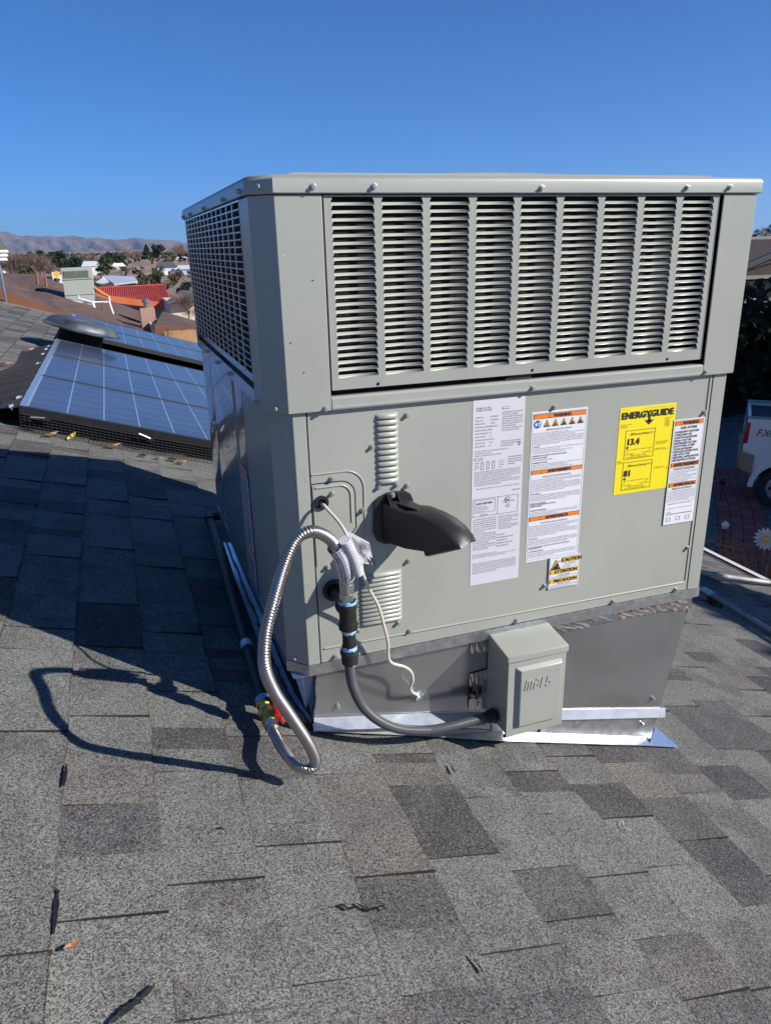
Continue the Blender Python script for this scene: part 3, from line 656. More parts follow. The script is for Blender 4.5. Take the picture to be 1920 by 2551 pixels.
# energy guide
l = Label(.8265, .9940, .3145, .5395, LYY); Y = M['yellow']
l.text('U.S. Government', .04, .026, .009, G); l.text('Federal law prohibits removal of this label before consumer purchase.', .42, .030, .008, G, w=.54)
l.text('ENERGYGUIDE', .03, .125, .072, K, w=.93, bold=.045)
l.rect(.512, .10, .545, .185, K, 2); l.poly([(.45, .162), (.61, .162), (.53, .215)], K, 2)
l.text('Central Air Conditioner\nCooling Only\nSingle Package', .03, .195, .011, K, ls=.95); l.text('TRANE U.S. INC.\nModels:\n4YCC3024\n4YCC3030\n4YCC3036\n4YCC3042\n4YCC3048\n4YCC3060', .82, .165, .010, K, ls=.98)
def eg(l, b0, num, rng):
    l.frame(.13, b0, .66, b0+.33, K, .006); l.text('Efficiency Rating', .22, b0+.055, .024, K, w=.32, bold=.01); l.text('(SEER2)*', .55, b0+.052, .016, K, w=.10)
    l.text(num, .155, b0+.165, .072, K, bold=.035); l.poly([(.155, b0+.185), (.205, b0+.185), (.18, b0+.215)], K, 2)
    l.rect(.18, b0+.222, .61, b0+.2245, K, 1)
    for i in range(4): l.rect(.18+.1425*i, b0+.212, .184+.1425*i, b0+.232, K, 2)
    l.text(rng[0], .155, b0+.252, .013, K); l.text(rng[1], .56, b0+.245, .013, K)
    l.text('Least Efficient', .155, b0+.278, .014, K, w=.16); l.text('Most Efficient', .46, b0+.272, .014, K, w=.17); l.text('Range of Similar Models', .25, b0+.297, .014, K, w=.28); l.text('* Seasonal Energy Efficiency Ratio 2', .17, b0+.317, .013, K, w=.42)
eg(l, .262, '13.4', ('13.4', '19.0')); l.text('Furnace\nWeatherized\nNatural Gas', .02, .605, .011, K, ls=.95); eg(l, .628, '81', ('81.0', '98.0'))
l.text('Based on Federal test offices.\nUse only for installation in all\nU.S. states and territories', .69, .43, .010, K, ls=.95); l.text('Energy Efficiency Ratio 2\n(EER2): This model\'s EER2 is 10.6', .69, .51, .010, K, ls=.95); l.text('For energy cost info, visit\nproductinfo.energy.gov', .70, .73, .010, K, ls=.95)
l.done('energy_label', U, Y, 'bright yellow energy rating label')
# fire risk label
l = Label(.9915, 1.0880, .2085, .4945, LYY-.0022)
l.frame(.03, .012, .97, .775, G, .006)
header(l, .016, .052, 'WARNING', a0=.045, a1=.955); header(l, .402, .440, 'AVERTISSEMENT', a0=.045, a1=.955); header(l, .595, .630, 'ADVERTENCIA', a0=.045, a1=.955)
tt = ['RISK OF FIRE', 'AUXILIARY DEVICES', 'WHICH MAY BE', 'IGNITION SOURCES', 'SHALL NOT BE', 'INSTALLED IN THE', 'DUCTWORK, OTHER', 'THAN AUXILIARY', 'DEVICES LISTED FOR', 'USE WITH THE', 'SPECIFIC APPLIANCE.', 'SEE INSTRUCTIONS.']
l.text(tt[0], .5, .088, .022, K, align='CENTER', bold=.03, w=.52)
for i, t in enumerate(tt[1:]): l.text(t, .07, .122+i*.0262, .0185, K, bold=.03, w=min(.86, len(t)*.0455))
l.text("RISQUE D'INCENDIE", .5, .468, .018, K, align='CENTER', bold=.01, w=.7); l.lines(.07, .93, .475, .588, 8, K, fr_w, seed=41)
l.text('RIESGO DE FUEGO', .5, .658, .018, K, align='CENTER', bold=.01, w=.66); l.lines(.07, .93, .665, .765, 7, K, es_w, seed=42)
l.text('REFRIGERATION SYSTEM INSTALLED BY', .08, .80, .010, K, w=.8); l.rect(.06, .84, .93, .842, K); l.rect(.06, .895, .93, .902, G); l.text('TEL. NO:', .06, .885, .011, K)
for i in range(3): l.frame(.08+i*.32, .93, .22+i*.32, .965, G, .012)
l.done('fire_risk_label', U, WH, 'white fire risk label with three orange bars beside the yellow label')
# label on the shaded side panel
b = MB(); b.add([(-c1+e-.0022, .523, .365), (-c1+e-.0022, .418, .365), (-c1+e-.0022, .418, .02), (-c1+e-.0022, .523, .02)], [(0, 1, 2, 3)]); sl_ = b.build('side_label', WH, U)
b = MB()
for z in (.358, .245, .13): b.add([(-c1+e-.0028, .520, z), (-c1+e-.0028, .421, z), (-c1+e-.0028, .421, z-.014), (-c1+e-.0028, .520, z-.014)], [(0, 1, 2, 3)], M['orange'])
for i in range(44):
    z = .336-i*.0072
    if any(abs(z-q) < .012 for q in (.245-.007, .13-.007)): continue
    b.add([(-c1+e-.0028, .515, z), (-c1+e-.0028, .515-random.uniform(.05, .09), z), (-c1+e-.0028, .43, z-.0034), (-c1+e-.0028, .515, z-.0034)], [(0, 1, 2, 3)], M['greyprint'])
b.build('print', None, sl_)

SC = mat('paint_scuff', (.46, .47, .44), .5)
for k_, (u, v, L_, a_) in enumerate(((1590, 1428, 26, .1), (755, 1180, 16, -1.0), (762, 1195, 14, -.9), (1030, 1452, 30, .15), (1480, 1056, 6, 1.3), (1688, 1345, 8, 1.4), (1695, 1332, 5, 1.2), (1560, 1362, 4, .5), (1180, 1530, 10, .2), (1640, 1180, 6, .7), (1420, 1480, 8, .1), (880, 1560, 7, .9))):
    p = aty(u, v, e+.0008 if u > 770 else e-.0006); dx_ = Vector((math.cos(a_), 0, math.sin(a_)))*L_*.00045; dz_ = Vector((-math.sin(a_), 0, math.cos(a_)))*.0007
    b = MB(); b.add([p-dx_, p-dz_, p+dx_*.4-dz_, p+dx_, p+dx_*.3+dz_, p-dx_*.5+dz_*.6], [tuple(range(6))]); b.build('scuff_mark', SC, U)
for k_, (u, v) in enumerate(((838, 634), (779, 698), (724, 854), (692, 636), (757, 928))):
    p = aty(u, v, -.0006) if u > 700 else aty(u+14, v, -.0006); b = MB(); b.obox(p, Vector((.0016, 0, 0)), Vector((0, .0003, 0)), Vector((0, 0, .0009))); b.build('paint_chip', M['ink'] if k_ != 3 else WH, U)

# ---- flue hood (black plastic), mounted on the panel
hu = Vector((math.sin(math.radians(25)), -math.cos(math.radians(25)), 0)); hw = Vector((hu.y*-1, hu.x, 0))
def hx(u, v, y0x): # on the vertical plane through (y0x, 0) along hu
    n = hw; return on(u, v, n, n.dot(Vector((y0x, e, 0))))
hood = thing('flue_hood', 'black plastic flue hood curving out of the service panel above the small louvres', 'vent hood', (.2, e, .31))
pts_ = [(952, 1252), (975, 1262), (1003, 1276), (1030, 1278), (1062, 1291), (1092, 1308), (1118, 1330), (1135, 1352), (1144, 1370), (1098, 1381), (1060, 1389), (1056, 1377), (1005, 1369), (965, 1355), (950, 1345)]
X0 = .192
lf = [hx(u, v, X0) for u, v in pts_]
wid = .062
def hoff(p, k, dz=0): return p+hw*k+Vector((0, 0, dz))
b = MB(); n = len(lf); ctr = sum(lf, Vector())/n
secs = [(0, .93, 0), (.006, 1, 0), (.030, 1.0, .005), (wid-.012, 1.0, .004), (wid, .95, 0)]
vs = []
for k, s, dz in secs:
    for i, p in enumerate(lf):
        q = ctr+(p-ctr)*s if s < 1 else p
        if i == 0 or i >= n-1: q = p
        vs.append(hoff(q, k, dz if 1 <= i <= 8 else 0))
fs = [(j*n+i, j*n+(i+1) % n, (j+1)*n+(i+1) % n, (j+1)*n+i) for j in range(len(secs)-1) for i in range(n)]
fs += [tuple(range(n))[::-1], tuple(range((len(secs)-1)*n, len(secs)*n))]
b.add(vs, fs); hb_ = b.build('hood_shell', M['blackplastic'], hood, smooth=True, autos=38)
bp = [aty(u, v, e-.001) for u, v in ((930, 1255), (940, 1240), (958, 1228), (985, 1222), (1008, 1221), (1020, 1228), (1026, 1243), (1024, 1300), (1012, 1338), (985, 1350), (955, 1353), (937, 1345), (929, 1325))]
b = MB(); b.prism(bp, (0, -.009, 0)); b.build('mounting_plate', M['blackplastic'], hood, bevel=.002)
for u0 in (962, 988):
    a = aty(u0, 1226, e-.010); b = MB(); b.prism([a, a+Vector((0, 0, -.032)), a+Vector((0, -.034, -.030))], (.003, 0, 0)); b.build('stiffening_rib', M['blackplastic'], hood)
screw(aty(977, 1233, e-.010), hood)
a = hx(1005, 1262, X0+.02); b = MB(); b.obox(hoff(lf[2], .024, .008), hu*.03, hw*.010, Vector((0, 0, .002))); b.build('latch_tab', M['blackplastic'], hood, bevel=.001)

# ================================================================== CURB
Cb = thing('roof_curb', 'sheet metal roof curb tapering with the roof slope under the big air conditioner', 'roof curb', (.55, .6, -.3))
cy0 = .03
A0, B0, C0, D0_ = aty(786, 1672, cy0), Vector((.017, cy0, -.19)), Vector((1.052, cy0, -.505)), aty(1724, 1480, cy0)
def off(p, y): return Vector((p.x, y, p.z))
b = MB()
n = 16
vs = []
for i in range(n+1):
    for j in range(9):
        t = i/n; s = j/8; top = A0.lerp(D0_, t); bot = B0.lerp(C0, t); p = top.lerp(bot, s); p.y += .0016*math.sin(5*t*PI+2*s)*math.sin(PI*t)*math.sin(PI*s)
        vs.append(p)
b.add(vs, [(i*9+j, i*9+j+1, (i+1)*9+j+1, (i+1)*9+j) for i in range(n) for j in range(8)])
b.build('curb_sheet', M['sheet'], Cb, smooth=True)
for (T, B_, nm) in ((A0, B0, 'curb_side'), (D0_, C0, 'curb_side')):
    b = MB(); b.hexa([T, B_, off(B_, D-.06), off(T, D-.06)], [T+Vector((.004 if nm and T is A0 else -.004, 0, 0)), B_+Vector((.004 if T is A0 else -.004, 0, 0)), off(B_, D-.06)+Vector((.004 if T is A0 else -.004, 0, 0)), off(T, D-.06)+Vector((.004 if T is A0 else -.004, 0, 0))]); b.build(nm, M['sheet'], Cb)
b = MB(); b.hexa([off(A0, D-.064), off(B0, D-.064), off(C0, D-.064), off(D0_, D-.064)], [off(A0, D-.06), off(B0, D-.06), off(C0, D-.06), off(D0_, D-.06)]); b.build('curb_back', M['sheet'], Cb)
# bright horizontal flashing band
def band(px, dy, name, m, th=.0015, tilt=0.):
    P = [aty(u, v, dy-(tilt if k >= len(px)/2 else 0)) for k, (u, v) in enumerate(px)]; b = MB(); b.prism(P, (0, th, 0)); return b.build(name, m, Cb, bevel=.0004)
band([(782, 1789), (1000, 1779), (1235, 1774), (1235, 1806), (1000, 1812), (782, 1821)], cy0-.004, 'flashing_band', M['bright'], tilt=.030)
band([(1380, 1768), (1657, 1764), (1657, 1788), (1380, 1795)], cy0-.003, 'flashing_band', M['bright'], tilt=.010)
band([(1225, 1800), (1632, 1789), (1617, 1849), (1225, 1838)], cy0-.005, 'lower_flashing', M['zinc'])
# flange lying on the shingles
b = MB(); q = [atr(782, 1822, .012), atr(1050, 1834, .012), atr(1240, 1846, .012), atr(1530, 1856, .012), atr(1622, 1858, .012)]
up = [Vector((p.x, cy0-.003, p.z+.012)) for p in q]
for i in range(4): b.add([q[i], q[i+1], up[i+1], up[i]], [(0, 1, 2, 3)])
b.build('roof_flange', M['bright'], Cb)
b = MB(); tri_ = [atr(1616, 1858, .014), atr(1690, 1862, .013), atr(1632, 1811, .016)]; b.prism(tri_, (0, 0, -.001)); b.build('corner_flange', M['bright'], Cb)
# side flange along the left with a dark sealant seam
b = MB(); L0 = [atr(708, 1790, .010), atr(782, 1818, .010)]
side_out = [(556, 1352), (585, 1440), (615, 1520), (640, 1590), (668, 1660), (700, 1730), (758, 1800)]
side_in = [(575, 1352), (612, 1440), (650, 1525), (680, 1600), (705, 1665), (735, 1730), (778, 1796)]
O = [atr(u, v, .016) for u, v in side_out]; I = [atr(u, v, .022) for u, v in side_in]
for i in range(len(O)-1): b.add([O[i], O[i+1], I[i+1], I[i]], [(0, 1, 2, 3)])
b.build('side_flange', M['bright'], Cb)
b = MB(); P = bez([(O[i]+I[i])/2+Vector((0, 0, .003)) for i in range(len(O))], 8); rr = random.Random(4)
b.tube([p+Vector((rr.uniform(-.003, .003), 0, 0)) for p in P], [rr.uniform(.0015, .004) for _ in P], 6); b.build('sealant_bead', M['tar'], Cb)
# folded sheet leaning at the near left corner
b = MB(); a = [(727, 1660), (748, 1658), (783, 1757), (763, 1772)]; P = [aty(u, v, .15-.04*(v > 1700)) for u, v in a]; b.prism(P, (.004, .01, 0)); b.build('folded_sheet', M['zinc'], Cb)
# black ragged seal strip at the left edge of the sheet
b = MB(); P = bez([aty(u, v, cy0-.002) for u, v in ((786, 1680), (783, 1710), (785, 1740), (780, 1775), (772, 1800), (776, 1822))], 6); rr = random.Random(9)
b.tube([p+Vector((rr.uniform(-.001, .001), 0, 0)) for p in P], [rr.uniform(.002, .0045) for _ in P], 6); b.build('sealant_bead', M['tar'], Cb)
for u, v, d in ((841, 1760, cy0-.002), (1625, 1741, cy0-.002), (1599, 1804, cy0-.006)): screw(aty(u, v, d), Cb)
# foil tape strip under the base rail, crumpled
def foil(px_top, px_bot, dy, n, name, seed, amp=.003, m=None):
    rnd = random.Random(seed); b = MB(); vs = []; R_ = 4
    def lerp_px(L, t):
        k = t*(len(L)-1); i = min(int(k), len(L)-2); f = k-i; return (L[i][0]*(1-f)+L[i+1][0]*f, L[i][1]*(1-f)+L[i+1][1]*f)
    for i in range(n+1):
        a = lerp_px(px_top, i/n); c = lerp_px(px_bot, i/n)
        for j in range(R_+1):
            s = j/R_; u = a[0]*(1-s)+c[0]*s; v = a[1]*(1-s)+c[1]*s+(rnd.uniform(-2, 2) if j == R_ else 0)
            p = aty(u, v, dy); p.y -= rnd.uniform(0, amp)*(s*.8+.3); vs.append(p)
    fs = [(i*(R_+1)+j, i*(R_+1)+j+1, (i+1)*(R_+1)+j+1, (i+1)*(R_+1)+j) for i in range(n) for j in range(R_)]
    k = [M['foil'], M['red_print']]; b.mats = list(k)
    for q in fs:
        b.f.append(q); i, j = divmod(q[0], R_+1); b.m.append(1 if (rnd.random() < .22 and j == 1) else 0)
    b.v = [tuple(p) for p in vs]; return b.build(name, None, Cb)
foil([(1375, 1560), (1480, 1535), (1600, 1507), (1724, 1482)], [(1404, 1573), (1500, 1552), (1620, 1528), (1720, 1517)], cy0-.004, 40, 'foil_tape', 1, .0022)
foil([(1173, 1595), (1226, 1583)], [(1169, 1628), (1226, 1622)], cy0-.003, 12, 'foil_tape', 2, .002)
foil([(1169, 1680), (1216, 1667)], [(1167, 1768), (1214, 1764)], cy0-.003, 12, 'foil_tape', 3, .002)

# ================================================================== DISCONNECT BOX
bx0, bx1, by0, bz0, bz1 = .486, .652, -.088, -.258, -.030
Dz = thing('electrical_disconnect_box', 'grey metal disconnect box with embossed maker logo screwed to the curb', 'electrical box', (.57, .0, -.26))
b = MB(); b.box(bx0+.003, bx1-.003, by0+.004, cy0-.003, bz0-.0, bz1-.010); b.build('box_body', P_, Dz, bevel=.002)
b = MB(); b.hexa([(bx0-.003, by0-.004, bz1-.016), (bx0-.003, by0-.004, bz1+.002), (bx0-.003, cy0-.002, bz1+.018), (bx0-.003, cy0-.002, bz1-.004)],
                 [(bx1+.003, by0-.004, bz1-.016), (bx1+.003, by0-.004, bz1+.002), (bx1+.003, cy0-.002, bz1+.018), (bx1+.003, cy0-.002, bz1-.004)]); b.build('hinged_lid', P_, Dz, bevel=.003)
# front cover, raised field
b = MB(); b.box(bx0+.001, bx1-.001, by0, by0+.0035, bz0-.006, bz1-.017); cov = b.build('front_cover', P_, Dz, bevel=.0015)
xa, xb_, za, zb_ = bx0+.020, bx1-.014, bz0+.022, bz1-.032
b = MB(); o_ = .009; b.hexa([(xa, by0-.0002, za), (xb_, by0-.0002, za), (xb_, by0-.0002, zb_), (xa, by0-.0002, zb_)], [(xa+o_+.004, by0-.010, za+.003), (xb_-.004, by0-.010, za+.003), (xb_-.004, by0-.010, zb_-o_), (xa+o_+.004, by0-.010, zb_-o_)])
b.build('raised_field', P_, cov, bevel=.002)
# embossed logo: slanted block letters m a r s
lg = MB()
def seg(x, z, w_, h_): # in logo units
    k = .0195; sx = .30; ox = xa+.022; oz = zb_-.066
    q = [(x, z), (x+w_, z), (x+w_, z+h_), (x, z+h_)]
    lg.prism([(ox+(a+sx*c)*k, by0-.0098, oz+c*k*1.5) for a, c in q], (0, -.0018, 0))
t = .20
for x in (0, .42, .84): seg(x, 0, t, 1-t)
seg(0, 1-t, 1.04, t)
seg(1.30, 0, .72, t); seg(1.30, t, t, .22); seg(1.30, .42, .52, t); seg(1.82, t, t, 1-2*t); seg(1.42, 1-t, .60, t)
seg(2.28, 0, t, 1-t); seg(2.28, 1-t, .62, t)
seg(3.06, 0, .70, t); seg(3.56, t, t, .22); seg(3.06, .42, .70, t); seg(3.06, .42+t, t, .18); seg(3.06, 1-t, .72, t)
lg.build('embossed_logo', P_, cov, bevel=.0004)
b = MB(); c_ = Vector((xb_-.016, by0-.0098, zb_-.026)); b.tube([c_+Vector((.0045*math.cos(a*PI/6), 0, .0045*math.sin(a*PI/6))) for a in range(13)], .0008, 6, None, False); b.build('registered_mark', P_, cov)
b = MB(); hx0 = bx0+.098; b.prism([(hx0-.014, by0+.001, bz0-.004), (hx0+.014, by0+.001, bz0-.004), (hx0+.012, by0+.001, bz0-.012), (hx0, by0+.001, bz0-.019), (hx0-.012, by0+.001, bz0-.012)], (0, .0025, 0)); b.build('lock_tab', P_, Dz, bevel=.0006)
b = MB(); b.add([(hx0+.0045*math.cos(a*PI/6), by0+.0002, bz0-.010+.0045*math.sin(a*PI/6)) for a in range(12)], [tuple(range(12))]); b.build('lock_hole', M['black'], Dz)
b = MB(); b.box(bx0-.0045, bx0+.0008, by0-.0012, by0+.006, bz0-.004, bz0+.004); b.build('hinge_pin', M['iron'], Dz)

# ================================================================== CONDUIT WHIP
wy = -.045
Q = [aty(869, 1640, -.075), aty(873, 1680, -.072), aty(882, 1718, -.070), aty(905, 1762, -.068), aty(942, 1795, -.066), aty(985, 1814, -.062), aty(1030, 1820, -.056), aty(1080, 1818, -.048), aty(1130, 1808, -.042), aty(1180, 1795, -.038), aty(1212, 1787, -.036)]
P = bez(Q, 26)
whip = thing('conduit_whip', 'grey flexible liquid-tight conduit sweeping from the drip leg to the disconnect box', 'conduit', tuple(Q[4]))
b = MB(); b.tube(P, [.0118+.0007*math.sin(i*2.1) for i in range(len(P))], 16); b.build('flexible_jacket', M['whip'], whip, smooth=True)
b = MB(); dd = (Q[-1]-Q[-2]).normalized(); b.tube([Q[-1]-dd*.01, Q[-1]+dd*.004, Q[-1]+dd*.0042, Q[-1]+dd*.020], [.0145, .0145, .0178, .0178], 12); b.tube([Q[-1]+dd*.020, Q[-1]+dd*.0225, Q[-1]+dd*.0225, Q[-1]+dd*.028], [.0205, .0205, .015, .015], 16); b.build('conduit_connector', M['blackplastic'], whip, smooth=True, autos=30)

# ================================================================== GAS PIPING
gy = -.11
top = aty(865, 1497, gy); botm = aty(869, 1655, gy)
vx = top.x; 
tee = thing('gas_drip_leg', 'black iron tee and capped nipple standing off the service panel, joints daubed with blue sealant', 'gas pipe', (vx, gy, botm.z))
z1 = top.z; zc_ = aty(866, 1520, gy).z
def vtube(mb, prof, m=None, x=vx, y=gy, n=20): mb.tube([(x, y, z) for z, r in prof], [r for z, r in prof], n, m)
zt0 = aty(865, 1502, gy).z; zt1 = aty(867, 1565, gy).z; znb = aty(868, 1618, gy).z; zcb = aty(869, 1655, gy).z
b = MB(); vtube(b, [(zt0, .0215), (zt0-.011, .0215), (zt0-.0115, .019), (zt1+.0125, .019), (zt1+.012, .0215), (zt1, .0215)])
c = Vector((vx, gy, (zt0+zt1)/2+.012)); gg = Vector((GG.x, 0, GG.z)); axis_t = (Vector((GG.x, e, GG.z))-c).normalized()
b.tube([c+axis_t*.004, c+axis_t*.024, c+axis_t*.0245, c+axis_t*.034], [.018, .018, .0205, .0205], 20); b.build('pipe_tee', M['iron'], tee, smooth=True, autos=35)
b = MB(); b.tube([c+axis_t*.034, Vector((GG.x, e+.003, GG.z))], .0128, 16); b.build('stub_pipe', M['iron'], tee, smooth=True)
b = MB(); vtube(b, [(zt1, .0145), (znb, .0145)]); b.build('pipe_nipple', M['iron'], tee, smooth=True)
b = MB(); vtube(b, [(znb, .0200), (znb-.008, .0215), (znb-.0085, .0195), (zcb+.004, .0185), (zcb, .015)]); b.build('pipe_cap', M['iron'], tee, smooth=True, autos=35)
def dope(z, r, seed):
    rnd = random.Random(seed); b = MB(); n = 22; vs = []
    for k in range(3):
        for i in range(n):
            a = 2*PI*i/n; rr = r*rnd.uniform(.96, 1.06); zz = z+(k-1)*.005+rnd.uniform(-.0022, .0022); vs.append((vx+rr*math.cos(a), gy+rr*math.sin(a), zz))
    b.add(vs, [(k*n+i, k*n+(i+1) % n, (k+1)*n+(i+1) % n, (k+1)*n+i) for k in range(2) for i in range(n)]); b.build('thread_sealant', M['dope'], tee, smooth=True)
dope(zt0+.003, .0195, 1); dope(zt1-.005, .0158, 2); dope(znb+.005, .0165, 3)
# stainless gas connector
hosepx = [(864, 1440, -.118), (860, 1415, -.13), (850, 1385, -.145), (820, 1342, -.16), (775, 1324, -.178), (735, 1348, -.186), (705, 1415, -.21), (680, 1500, -.26), (661, 1580, -.288), (659, 1660, -.305), (682, 1722, -.292), (720, 1780, -.270), (760, 1840, -.248), (781, 1880, -.23), (784, 1903, -.222), (768, 1917, -.22), (735, 1903, -.20), (702, 1862, -.14), (682, 1826, -.06), (674, 1803, -.02)]
Q = [aty(*q) for q in hosepx]
P = bez(Q, 60)
# resample evenly
acc = [0]
for i in range(1, len(P)): acc.append(acc[-1]+(P[i]-P[i-1]).length)
Lh = acc[-1]; st = .0014; R_ = []; j = 0
for i in range(int(Lh/st)+1):
    s = i*st
    while j < len(acc)-2 and acc[j+1] < s: j += 1
    f = (s-acc[j])/max(1e-9, acc[j+1]-acc[j]); R_.append(P[j].lerp(P[j+1], f))
hose = thing('flexible_gas_connector', 'corrugated stainless gas hose looping from the drip leg to the brass valve', 'gas hose', tuple(Q[4]))
b = MB(); b.tube(R_, [.0112+(.0013 if (i % 4) in (1, 2) else -.0010) for i in range(len(R_))], 14); b.build('corrugated_tube', M['steel'], hose, smooth=True, autos=179)
b = MB(); nz = aty(865, 1450, gy)
zz = [aty(865, v, gy).z for v in (1440, 1452, 1455, 1475, 1477, 1497)]
b.hexa([(vx+.0175*math.cos(PI/3*k+.3), gy+.0175*math.sin(PI/3*k+.3), zz[1]) for k in range(6)], [(vx+.0175*math.cos(PI/3*k+.3), gy+.0175*math.sin(PI/3*k+.3), zz[3]) for k in range(6)])
vtube(b, [(zz[3], .0145), (zz[4]-.001, .0145)]); b.hexa([(vx+.0168*math.cos(PI/3*k), gy+.0168*math.sin(PI/3*k), zz[4]) for k in range(6)], [(vx+.0168*math.cos(PI/3*k), gy+.0168*math.sin(PI/3*k), zz[5]) for k in range(6)])
vtube(b, [(zz[0]+.004, .0125), (zz[1], .0145)]); b.build('flare_nut', M['nut'], hose, bevel=.0012)
# paper sleeve wrapped round the hose near the nut + a rolled-up second sleeve
def sleeve(path, r, name, seed):
    b = MB(); b.tube(bez(path, 8), r, 16, None, r < .014); o = b.build(name, WH, hose, smooth=True)
    pr_ = MB(); PP = bez(path, 30); rnd = random.Random(seed)
    for i in range(2, len(PP)-2, 2):
        t = (PP[i+1]-PP[i-1]).normalized(); side = t.cross(Vector((0, -1, 0))).normalized(); fr_ = side.cross(t).normalized()
        if fr_.dot(CAM-PP[i]) < 0: fr_ = -fr_
        for k in range(5):
            a0 = -1.0+k*.42; a1 = a0+rnd.uniform(.15, .36); rr = r+.0006
            q = [PP[i]+(side*math.sin(a)+fr_*math.cos(a))*rr+t*h for a, h in ((a0, 0), (a1, 0), (a1, .0009), (a0, .0009))]; q = [PP[i]+(v_-PP[i])+t*(0) for v_ in q]; pr_.add(q, [(0, 1, 2, 3)])
    pr_.build('print', M['ink'], o); return o
sleeve([Q[0]+Vector((0, 0, .002)), Q[1], Q[2], Q[2].lerp(Q[3], .55)], .0172, 'paper_sleeve', 1)
a = aty(892, 1428, -.135); c = aty(858, 1345, -.165); sleeve([a, a.lerp(c, .5)+Vector((.002, 0, .002)), c], .0122, 'paper_sleeve', 2)
# hang tag
tg = thing('hang_tag', 'clear plastic hang tag with barcode dangling from the stainless hose by the white wire', 'tag', tuple(aty(895, 1370, -.15)))
TL, TR, BR, BL_ = aty(864, 1322, -.150), aty(921, 1352, -.128), aty(933, 1408, -.120), aty(888, 1400, -.142)
def tb(a, c, h=0.): return TL.lerp(TR, a).lerp(BL_.lerp(BR, a), c)+TN*h
TN = (TR-TL).cross(BL_-TL).normalized()
if TN.dot(CAM-TL) < 0: TN = -TN
b = MB(); n = 8; fr1 = [tb(i/n, j/n, .003*math.sin(3*i/n+1)) for i in range(n+1) for j in range(n+1)]
b.add(fr1, [(i*(n+1)+j, i*(n+1)+j+1, (i+1)*(n+1)+j+1, (i+1)*(n+1)+j) for i in range(n) for j in range(n)]); b.build('tag_body', M['tagpaper'], tg, smooth=True)
def tq(a0, c0, a1, c1_): return [tb(a0, c0, .0055), tb(a1, c0, .0055), tb(a1, c1_, .0055), tb(a0, c1_, .0055)]
b = MB()
for i in range(9): b.add(tq(.48+.045*i, .10, .48+.045*i+(.014, .026, .018)[i % 3], .42), [(0, 1, 2, 3)])
for i in range(6): b.add(tq(.10+.07*i, .12+.03*i, .13+.07*i, .62+.03*i), [(0, 1, 2, 3)])
b.build('barcode_print', M['ink'], tg)
vs, fs = glyphs('adamor', .03); b = MB(); b.add([tb(.50+v[1]*.16, .92-v[0]*.11, .0058) for v in vs], fs); b.build('brand_print', M['ink'], tg)
b = MB(); b.add([tb(.72, .66, .0056), tb(1, .70, .0056), tb(1, 1, .0056), tb(.80, .98, .0056)], [(0, 1, 2, 3)]); b.build('black_patch', M['ink'], tg)
# thermostat wire
wp = [aty(800, 1258, e+.004), aty(806, 1258, -.012), aty(818, 1272, -.03), aty(840, 1296, -.06), aty(858, 1322, -.09), aty(880, 1365, -.11), aty(898, 1398, -.10), aty(904, 1430, -.08), aty(922, 1472, -.06), aty(942, 1510, -.045), aty(955, 1555, -.035), aty(966, 1600, -.025), aty(967, 1637, -.02), aty(978, 1653, -.015), aty(1008, 1662, -.012), aty(1024, 1675, -.01), aty(1028, 1695, -.008), aty(1022, 1713, -.005), aty(1027, 1724, 0), aty(1042, 1733, .027)]
b = MB(); b.tube(bez(wp, 10), .0036, 8); wr = b.build('thermostat_wire', M['wire'], None, smooth=True); tag(wr, 'thin cream thermostat cable running from the small grommet down into the curb sheet', 'cable')
b = MB(); rnd = random.Random(5); c0 = aty(1043, 1731, cy0-.004)
for i in range(14): b.obox(c0+Vector((rnd.uniform(-.008, .008), rnd.uniform(-.006, .002), rnd.uniform(-.009, .009))), Vector((rnd.uniform(-.004, .004), .002, .003)), Vector((.002, rnd.uniform(-.003, .003), .001)), Vector((0, .002, rnd.uniform(.002, .004))))
b.build('foil_plug', M['hose_white'] if 'hose_white' in M else M['nut'], Cb)
# supply pipe along the roof, valve
pe = atr(669, 1745, .075); p1 = Vector((pe.x, pe.y, pe.z))
pipe = thing('gas_supply_pipe', 'black iron gas pipe lying along the roof in the shade beside the air conditioner', 'gas pipe', tuple(pe))
pA = aty(652, 1738, .075); pB = atr(520, 1288, .04); pC = aty(575, 1292, pB.y); 
dA = (pA-pB).normalized()
b = MB(); b.tube([pB, pA+dA*.02], .0155, 14); b.build('pipe_run', M['iron'], pipe, smooth=True)
b = MB(); b.tube([pB+dA*.05, pB+dA*.012, pB+dA*.01, pB-dA*.016], [.0215, .0215, .019, .019], 14); b.tube([pB, pB+Vector((.045, .0, 0)), pB+Vector((.046, 0, 0)), pB+Vector((.052, 0, 0))], [.018, .018, .0215, .0215], 14); b.build('pipe_elbow', M['iron'], pipe, smooth=True, autos=35)
b = MB(); b.tube([pB+Vector((.05, 0, 0)), pB+Vector((.30, 0, .0))], .0145, 14); b.build('cross_pipe', M['iron'], pipe, smooth=True)
b = MB(); q0 = pA-dA*.26; b.tube([q0-dA*.035, q0+dA*.002], .0163, 14, None, False); b.build('pipe_sticker', M['white'], pipe, smooth=True)
b = MB(); q0 = pA-dA*.02; b.tube([q0, q0+dA*.04], .0168, 14); b.build('tape_wrap', M['tar'], pipe, smooth=True)
v0 = pA+dA*.012; v1 = Q[-1]
va = (v1-v0).normalized()
val = thing('gas_shutoff_valve', 'brass gas shutoff valve with a red handle at the end of the roof pipe', 'valve', tuple(v0))
Lv = (v1-v0).length
b = MB(); b.tube([v0-va*.004, v0+va*.012], .0175, 14); b.build('thread_tape', M['dope'], val, smooth=True)
